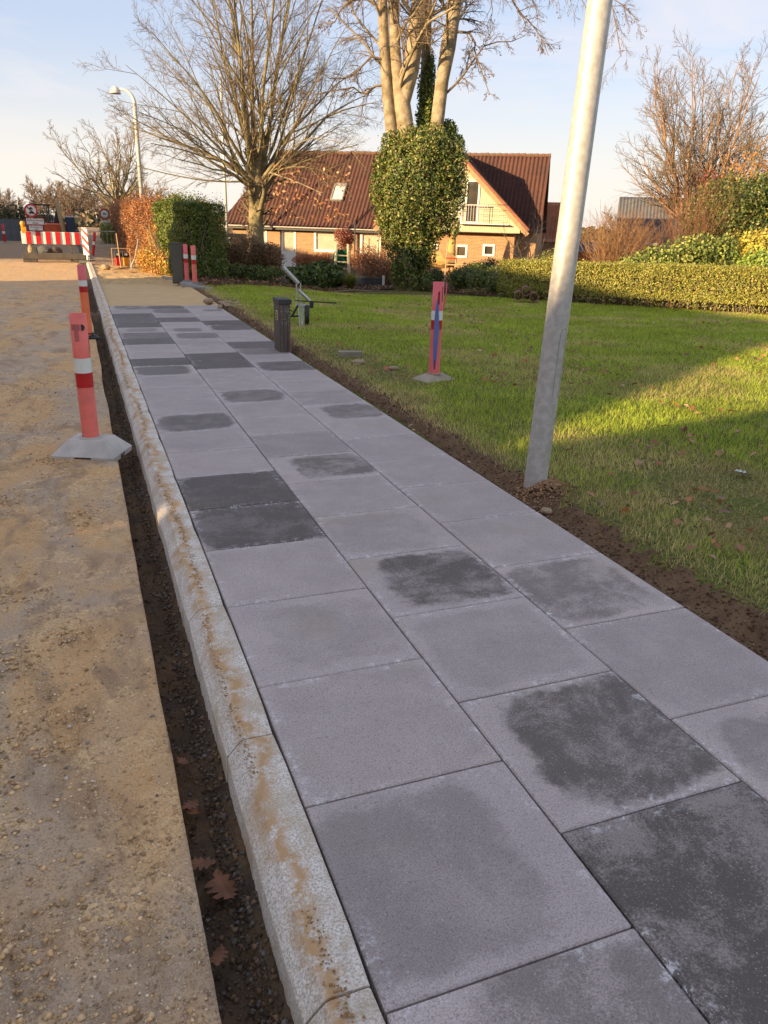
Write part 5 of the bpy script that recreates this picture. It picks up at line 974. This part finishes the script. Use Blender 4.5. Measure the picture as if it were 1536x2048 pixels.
# ivy-clad multi-stem tree
g=ground_at(817,25.2);D=25.2;Q=lambda px,py,dd_=0.:px2(px,py,D+dd_,g)
ivt=[([Q(815,600)*[1,1,0]+[0,0,-.15],Q(815,500),Q(812,400),Q(810,300)],[.42,.36,.36,.34]),
     ([Q(800,330),Q(783,262),Q(774,180),Q(768,90),Q(765,0),Q(762,-150),Q(740,-330)],[.2,.185,.16,.15,.14,.12,.07]),
     ([Q(812,330),Q(812,265),Q(803,200),Q(797,180),Q(790,100),Q(787,0),Q(792,-180),Q(790,-350)],[.28,.27,.25,.19,.16,.15,.12,.06]),
     ([Q(806,205),Q(822,140),Q(833,60),Q(841,0),Q(850,-150),Q(880,-350)],[.22,.23,.24,.23,.18,.08]),
     ([Q(858,340),Q(874,250),Q(885,160),Q(896,95),Q(905,40),Q(912,-10),Q(925,-150),Q(960,-330)],[.22,.2,.19,.22,.2,.2,.15,.07]),
     ([Q(845,340,.7),Q(848,250,.7),Q(852,130,.7),Q(855,40,.7),Q(862,-200,.8)],[.2,.17,.15,.12,.06])]
ti,_,_=tree('ivy_clad_tree','tall multi-stemmed beech whose lower trunk is wrapped in ivy','tree',g,ivt,[dict(m=7,ang=50,lr=.42,k=8,rr=.26,up=.1,t0=.35,sides=5,rmin=.010,wob=.12),dict(m=9,ang=42,lr=.45,k=6,rr=.5,up=-.1,t0=.15,sides=3,rmin=.007,wob=.14,droop=.15),dict(m=7,ang=42,lr=.45,k=4,rr=.6,up=-.15,t0=.1,sides=3,rmin=.005,wob=.15,droop=.15),dict(m=3,ang=42,lr=.5,k=3,rr=.7,up=-.1,sides=3,rmin=.004)],BARK2,TWIG,trunk_sides=14)
# long drooping side boughs (right and left)
BG=[];bl_=[([(915,-60),(980,-40),(1080,-60),(1200,-30),(1275,40)],.0),([(905,60),(940,70),(960,110),(975,190)],-.8),([(900,-100),(1000,-130),(1150,-120),(1230,0),(1245,120)],-1.5),([(785,120),(740,115),(700,160),(640,150)],-.6),([(775,160),(735,190),(690,175),(610,190)],.6),([(880,200),(930,150),(965,90),(1050,75)],.5),([(905,0),(1000,-20),(1060,40),(1095,110)],-.4),([(770,20),(720,-10),(680,30),(650,60)],0.)]
PP=[];RR=[]
for pp,dp in bl_:
    pts=np.array([Q(q[0],q[1],dp*i/len(pp)) for i,q in enumerate(pp)]);q=np.linspace(0,1,10);tt=np.linspace(0,1,len(pts));sm=np.stack([np.interp(q,tt,pts[:,a_]) for a_ in range(3)],-1);sm[1:-1]=(sm[:-2]+2*sm[1:-1]+sm[2:])/4;sm[1:]+=rng.normal(0,.035,(9,3));PP.append(sm);RR.append(np.linspace(.045,.009,10))
PP=np.stack(PP);RR=np.stack(RR);L=[tubes(PP,RR,6)]
A_,B_=grow(PP,RR,16,45,.26,6,.5,up=-.25,t0=.2,rmin=.006,wob=.16,droop=.25);L.append(tubes(A_,B_,3));A_,B_=grow(A_,B_,8,42,.5,5,.6,up=-.2,rmin=.005,wob=.16,droop=.2);L.append(tubes(A_,B_,3));A_,B_=grow(A_,B_,5,42,.5,3,.6,up=-.1,rmin=.004,wob=.16);L.append(tubes(A_,B_,3))
v,f=cat(L);tag(mesh('drooping_boughs',v,f,TWIG,ti,smooth=True),kind='stuff')
P=A_[:,-1][rng.integers(0,len(A_),500)];leafmesh('bud_leaves',P,rng.normal(0,1,(500,3)),.045,[(.10,.06,.04),(.2,.08,.04)],ti)
IV=[(.09,.14,.025),(.14,.19,.035),(.24,.27,.05),(.06,.09,.02),(.34,.33,.10),(.08,.12,.025),(.28,.19,.07)]
def q3(px,py,rx,ry,rz_,dd_=-.2):p=Q(px,py,dd_);return(p[0],p[1],p[2],rx,ry,rz_)
K=25.2/1760
bl=[q3(838,350,85*K,1.1,78*K),q3(800,385,58*K,.95,90*K),q3(880,345,48*K,.8,62*K,0),q3(855,300,62*K,.9,38*K),q3(895,400,34*K,.6,45*K),q3(818,440,58*K,.85,60*K),q3(815,510,40*K,.6,60*K),q3(818,560,30*K,.45,32*K),q3(870,430,30*K,.6,40*K),q3(790,310,30*K,.6,34*K),q3(910,310,20*K,.5,28*K),q3(768,430,16*K,.4,30*K),q3(905,455,14*K,.35,24*K),q3(840,480,30*K,.5,34*K),q3(775,290,14*K,.35,26*K),q3(870,270,26*K,.5,22*K),q3(845,560,22*K,.4,26*K),q3(752,375,12*K,.4,40*K),q3(922,370,10*K,.4,36*K),q3(862,455,30*K,.5,40*K),q3(850,505,26*K,.45,40*K),q3(785,470,22*K,.45,44*K),q3(905,350,26*K,.5,50*K),q3(760,340,16*K,.4,36*K),q3(825,275,40*K,.6,22*K),q3(795,545,16*K,.35,34*K)]
P,d=blobs(bl,60000,.52,.46);leafmesh('ivy_foliage',P,d,.062,IV,ti,jit=.6)
bl=[q3(850,250,20*K,.35,50*K,.5),q3(853,190,19*K,.35,60*K,.6),q3(856,140,14*K,.3,40*K,.7),q3(895,262,22*K,.3,22*K,.3),q3(908,285,22*K,.3,18*K,.2)]
P,d=blobs(bl,9000,.35,.35);leafmesh('ivy_foliage',P,d,.065,IV[:4],ti,jit=.7)
rb_=B();rb_.lathe([(.35,0),(.42,.8),(.6,1.6),(.85,2.3),(.95,3.0),(.7,3.7),(.2,4.0)],12,c=tuple(Q(825,590)*[1,1,0]+np.array([0,.1,-.1])));rb_.out('ivy_shade_core',simple('ivy_shade',(.03,.035,.015),None,4,.95),ti)  # added dark core behind the leaves, inner shade put into its colour
# generic bare trees in the distance
def bare(label,base,h,spread,nl=9,fork=.25,m1=9,m2=7,m3=4,mat=TWIG,bm=BARK,group=None,r=.16,rmin=.012,up=.3,name='bare_tree',levels=3):
    th=h*fork;tr_=[([(0,0,-.2),(0,0,th*.5),(.03,0,th),(0,.02,th*1.6)],[r*1.15,r,r*.9,r*.5])]
    for q in range(nl):
        a_=2*math.pi*(q+rng.random()*.6)/nl;s_=spread*(.25+.75*rng.random());z1=h*(.72+.28*rng.random()) if q%3 else h*.6;st=th*(.7+.5*rng.random());k_=8;tt=np.linspace(0,1,k_);pts=np.stack([np.cos(a_)*s_*tt**.85,np.sin(a_)*s_*tt**.85,st+(z1-st)*tt**1.05],-1);pts[1:]+=rng.normal(0,h*.012,(k_-1,3));tr_.append((pts,np.linspace(r*.5,r*.08,k_)))
    lv=[dict(m=m1,ang=38,lr=.42,k=6,rr=.6,up=up,t0=.2,sides=4,rmin=rmin*1.4),dict(m=m2,ang=38,lr=.48,k=4,rr=.6,up=up*.7,t0=.12,sides=3,rmin=rmin),dict(m=m3,ang=40,lr=.5,k=3,rr=.7,up=up*.5,sides=3,rmin=rmin*.8)][:levels]
    return tree(name,label,'tree',base,tr_,lv,bm,mat,group,8)[0]
g=spot(237,430,62);bare('rounded leafless tree behind the street lamp, above the beech hedge',(g[0],g[1],0),7.6,4.2,11,.28,10,7,4,rmin=.012)
g=ground_at(1395,60);bare('tall leafless tree beyond the grey-roofed house',g,12.8,4.6,24,.12,11,8,5,mat=simple('warm_twig',(.21,.16,.11),(.15,.115,.08),1,.85,co='pos'),bm=simple('warm_bark',(.34,.2,.10),(.22,.13,.07),2,.85,co='pos'),r=.24,rmin=.013,up=.22)
g=ground_at(1400,58);
P,d=blobs([(0,0,5.6,.8,.8,.9),(.2,0,4.4,.5,.5,.6)],260,.1);o=leafmesh('clinging_leaves',P,d,.2,[(.20,.05,.04),(.25,.1,.05)]);o.location=g;o.name='dead_leaf_cluster';tag(o,'dark red clump of dead leaves hanging in the tall tree beyond the grey-roofed house','leaf clump',kind='stuff')
g=ground_at(1520,45);bare('small tree with a few gold leaves at the right edge',g,7.2,3.4,8,.3,8,6,3,mat=bpy.data.materials['warm_twig'],rmin=.010);P,d=blobs([(0,0,5,2.6,2,1.6)],900,.2);o=leafmesh('gold_leaves',P,d,.13,[(.55,.28,.06),(.5,.2,.05)],None);o.location=g;tag(o,'sparse gold leaves still hanging in the small tree at the right edge','leaves',kind='stuff')
# distant tree line
dt=None;FARL=[(8,'thin pale tree at the far left of the tree line'),(30,'second tree of the tree line, left of the round sign'),(88,'broad brown tree between the round sign and the boom'),(118,'broad brown tree behind the excavator boom'),(146,'brown tree right of the excavator boom'),(168,'brown tree above the mesh barrier'),(192,'brown tree behind the three white poles'),(225,'brown tree behind the beech hedge top'),(262,'brown tree right of the rounded tree'),(300,'brown tree behind the green hedge block'),(338,'low brown tree right above the green hedge block'),(378,'low brown tree right of the green hedge block'),(412,'brown tree just left of the red roof'),(1235,'brown tree beyond the low dark shed')]
FM=simple('far_twig',(.24,.175,.115),(.19,.13,.08),.5,.9,co='pos')
for q,(px,lb) in enumerate(FARL):
    D_=rng.uniform(125,150);g=spot(px,440,D_);s=rng.uniform(.85,1.12)*(.75 if px in(8,30,338,378,412,1235) else 1.)*D_/140
    if dt is None:
        dt=bare(lb,(g[0],g[1],-.5),6.3,4.4,10,.18,10,8,4,mat=FM,bm=FM,group='distant trees along the street',r=.2,rmin=.028,up=.25);o=dt
    else:
        o=dt.copy();COL.objects.link(o);o['label']=lb
        for ch in dt.children:
            c_=ch.copy();COL.objects.link(c_);c_.parent=o
    o.location=(g[0],g[1],-.5);o.scale=(s*1.1,s*1.1,s);o.rotation_euler=(0,0,rng.random()*6)
P=np.concatenate([np.stack([spot(px,440,rng.uniform(100,170)) for px in rng.uniform(-60,470,9000)]),np.stack([spot(px,440,rng.uniform(110,170)) for px in rng.uniform(1130,1600,3500)])]);P[:,2]=rng.random(len(P))**1.5*2.6*(.6+.8*vn(P[:,0],P[:,1],.06,3,2))-1.0
tag(leafmesh('distant_undergrowth',P,np.tile([0,-1,.2],(len(P),1)),.75,[(.13,.09,.045),(.08,.075,.03),(.18,.11,.05),(.06,.06,.025)]),kind='stuff')
# ------------------------------------------------------------------ fallen leaves, crumbs, gravel
def lobed(name,label,loc,size,rz_,tilt,mat,cat_='leaf',group=None,maple=True):
    pts=[];L_=size
    side=[(0,-.5),(.03,-.42),(.16,-.36),(.10,-.28),(.30,-.20),(.28,-.12),(.13,-.10),(.38,.04),(.33,.10),(.14,.08),(.30,.24),(.24,.28),(.10,.22),(.12,.38),(0,.5)]
    q_=np.random.default_rng(int(abs(loc[0]*977+loc[1]*613)*10)%9999);sk=q_.uniform(-.25,.25);wx=q_.uniform(.7,1.15);o_=[((x*wx*q_.uniform(.8,1.2)+sk*y*y)*L_,(y+q_.uniform(-.025,.025))*L_) for x,y in side]+[((-x*wx*q_.uniform(.8,1.2)+sk*y*y)*L_,(y+q_.uniform(-.025,.025))*L_) for x,y in side[-2:0:-1]]
    cu_=q_.uniform(-.5,.7);v=[(x,y,cu_*abs(x)+.35*L_*((y/L_)**2)*q_.uniform(.2,1.2)) for x,y in o_]+[(sk*y*y*L_,y*L_,0) for y in(-.3,-.1,.1,.3)];n_=len(o_);h=len(side)
    f=[]
    mids=[n_,n_+1,n_+2,n_+3]
    def mi(y):return mids[min(3,max(0,int((y/L_+.5)*4)))]
    for k_ in range(n_):
        a_,c_=k_,(k_+1)%n_;m1,m2_=mi(v[a_][1]),mi(v[c_][1]);f.append((a_,c_,m1));
        if m1!=m2_:f.append((m1,c_,m2_))
    o=mesh(name,v,f,mat);o.location=loc;o.rotation_euler=(tilt[0],tilt[1],rz_);return tag(o,label,cat_,group)
LM=simple('dry_oak_leaf',(.24,.10,.045),(.14,.06,.03),20,.7);LM2=simple('copper_leaf',(.36,.13,.05),(.26,.10,.05),30,.7)
def on(px,py,z):d=ray(px,py);return EYE+d*((z-1.6)/d[2])
for px,py,s,r_,lb in[(447,1770,.115,.3,'large lobed oak leaf lying flat in the trench'),(404,1725,.09,1.4,'oak leaf tucked under the road edge, above the large one'),(381,1610,.07,2.2,'narrow oak leaf against the road edge in the trench'),(366,1523,.06,.9,'small rounded leaf at the road edge in the trench'),(437,1912,.07,2.8,'folded leaf nearest the viewer in the trench'),(385,1625,.055,4.,'small leaf just below the narrow one in the trench')]:
    p=on(px,py,-.165);lobed('oak_leaf',lb,p,s,r_,(.15,.1),LM,group='oak leaves in the trench')
for q,(px,py,s,lb) in enumerate([(1380,884,.10,'curled pale leaf on the lawn at right'),(1450,865,.06,'small red-brown leaf near the right edge of the lawn'),(1327,874,.05,'reddish leaf left of the curled pale leaf'),(1135,900,.07,'dark red leaf just right of the steel pole'),(1278,926,.08,'flat brown leaf lying right of the steel pole'),(1320,925,.06,'brown leaf beside the flat brown one on the lawn'),(1365,995,.07,'brown leaf at the edge of the bald turf'),(1457,1010,.08,'russet leaf at the bald turf near the right edge'),(1475,865,.07,'orange leaf near the right picture edge'),(1222,948,.05,'small dull leaf in the grass below the flat brown leaf'),(1150,868,.05,'small leaf in the grass beside the pole'),(1112,870,.05,'pale leaf in grass touching the pole shadow')]):
    p=on(px,py,.045);lobed('fallen_leaf',lb,p,s,q*1.3,(.3,.2*(-1)**q),LM2 if q%2 else simple('tan_leaf_%d'%q if False else 'tan_leaf',(.42,.26,.14),(.3,.17,.09),30,.8),group='leaves lying on the lawn')
p=on(1487,948,.05);o=lobed('plastic_scrap','crumpled whitish plastic scrap in the grass at the right edge',p,.14,1.2,(.2,.1),simple('clear_plastic',(.55,.58,.55),None,20,.3),'plastic scrap')
# scattered small leaves (uncountable)
n_=7000;d=rng.random(n_)**.7*22+2;az=math.radians(21.5)+(rng.random(n_)-.5)*1.1;x=np.sin(az)*d;y=np.cos(az)*d;cl=vn(x,y,.9,4,3)+.35*np.exp(-((front(x)-y)/1.2)**2);k_=(x>2.75)&(y<front(x)+.6)&(cl>.60);x,y=x[k_],y[k_];P=np.stack([x,y,lawn_z(x,y)+.03+.02*rng.random(len(x))],-1)
tag(leafmesh('scattered_leaves',P,np.tile([0,0,1.],(len(P),1)),.055,[(.40,.16,.06),(.30,.12,.05),(.5,.3,.15),(.2,.1,.05)],jit=.4),kind='stuff')
n_=5200;x=rng.uniform(2.6,14,n_);y=front(x)+rng.random(n_)**1.5*9;P=np.stack([x,y,T(x,y)+.06+.03*rng.random(n_)],-1);tag(leafmesh('bed_leaf_litter',P,np.tile([0,0,1.],(n_,1)),.07,[(.22,.09,.04),(.13,.07,.035),(.34,.18,.09),(.08,.05,.03),(.10,.13,.03)],jit=.6),kind='stuff')
def crumbs(name,x,y,z,s,cols,mat=None):
    n_=len(x);o6=np.array([[1,0,0],[0,1,0],[-1,0,0],[0,-1,0],[0,0,1],[0,0,-1.]]);F8=np.array([[0,1,4],[1,2,4],[2,3,4],[3,0,4],[1,0,5],[2,1,5],[3,2,5],[0,3,5]])
    V=o6[None]*(s[:,None,None]*(.55+.9*rng.random((n_,6,1))));a_=rng.random(n_)*6.28;c_,s_=np.cos(a_)[:,None],np.sin(a_)[:,None];X_=V[:,:,0]*c_-V[:,:,1]*s_;Y_=V[:,:,0]*s_+V[:,:,1]*c_;V=np.stack([X_+x[:,None],Y_+y[:,None],V[:,:,2]*.7+z[:,None]],-1).reshape(-1,3)
    F=(F8[None]+np.arange(n_)[:,None,None]*6).reshape(-1,3);c=np.array(cols)[rng.integers(0,len(cols),n_)]*(.75+.5*rng.random((n_,1)));return tag(mesh(name,V,F,mat or CRM,col=np.repeat(np.clip(c,0,1),6,0)),kind='stuff')
CRM=attr_mat('crumb',.95,0,.15)
n_=90000;y=.7+rng.random(n_)**1.7*8;x=edge_x(y)-.01-rng.random(n_)**1.2*2.2;k_=vn(x,y*.7,2.1,3,3)+(rng.random(n_)-.5)*.5+sum(.30*np.exp(-(((x-fx)/.13)**2+((y-fy)/.2)**2)) for fx,fy,_ in FOOT)>.61;x,y=x[k_],y[k_];crumbs('sand_crumbs',x,y,road_z(x,y)+.001,.0011+.0042*rng.random(len(x))**3*(1+y*.15),[(.60,.43,.24),(.50,.34,.18),(.34,.24,.15),(.7,.56,.38)])
F_=np.array(FOOT+[(-.32,1.15,0),(-.1,1.2,0),(-.45,1.9,0),(-.3,5.6,0),(-.9,7.5,0)]);n_=5200;k_=rng.integers(0,len(F_),n_);x=F_[k_,0]+rng.normal(0,.085,n_);y=F_[k_,1]+rng.normal(0,.13,n_);q_=(x<edge_x(y)-.01)&(vn(x,y,14,2,2)>.5);x,y=x[q_],y[q_];crumbs('sand_clods',x,y,road_z(x,y)+.002,.003+.008*rng.random(len(x))**2.5,[(.66,.43,.21),(.52,.34,.17),(.72,.50,.28),(.34,.22,.12)])
n_=420;y=.7+rng.random(n_)**1.5*9;x=edge_x(y)-.02-rng.random(n_)*2.4;crumbs('gravel',x,y,road_z(x,y)+.003,.003+.007*rng.random(n_)**2,[(.5,.45,.36),(.3,.27,.24),(.16,.14,.12)])
n_=7000;y=.6+rng.random(n_)**1.5*12;x=rng.uniform(.10,.29,n_);x=np.where(rng.random(n_)<.6,.262-.05*rng.random(n_)**2,x);crumbs('trench_crumbs',x,y,tr_z(x,y)+.004,.003+.009*rng.random(n_)**2,[(.13,.095,.07),(.08,.06,.042),(.20,.13,.075),(.16,.14,.12)])
n_=16000;y=.9+rng.random(n_)**1.4*15;x=2.435+rng.random(n_)**1.3*.34;crumbs('soil_crumbs',x,y,es(x,y)+.003,.002+.009*rng.random(n_)**2.5,[(.11,.06,.035),(.16,.09,.05),(.24,.15,.08),(.08,.045,.03)])
n_=2600;y=2.2+rng.random(n_)*13;x=2.435+np.abs(rng.normal(0,.028,n_));k_=vn(y,0,1.1,5,2)>.5;x,y=x[k_],y[k_];crumbs('sand_spill',x,y,es(x,y)+.012,.004+.008*rng.random(len(x)),[(.40,.23,.11),(.34,.20,.10)])
n_=2600;y=1+rng.random(n_)**1.2*12;x=.362+.02*np.sin(y*2.1)+rng.normal(0,.010,n_);k_=vn(y,1,1.4,2,2)>.40;x,y=x[k_],y[k_];crumbs('kerb_sand_line',x,y,np.full(len(x),.007),.0015+.003*rng.random(len(x)),[(.40,.24,.11),(.33,.19,.09)])
n_=900;x=2.66+rng.normal(0,.09,n_);y=4.0+rng.normal(0,.09,n_);crumbs('sand_round_pole',x,y,lawn_z(x,y)+.01+.03*np.exp(-((x-2.66)**2+(y-4.0)**2)/.01),.004+.009*rng.random(n_),[(.36,.21,.11),(.28,.16,.09)])
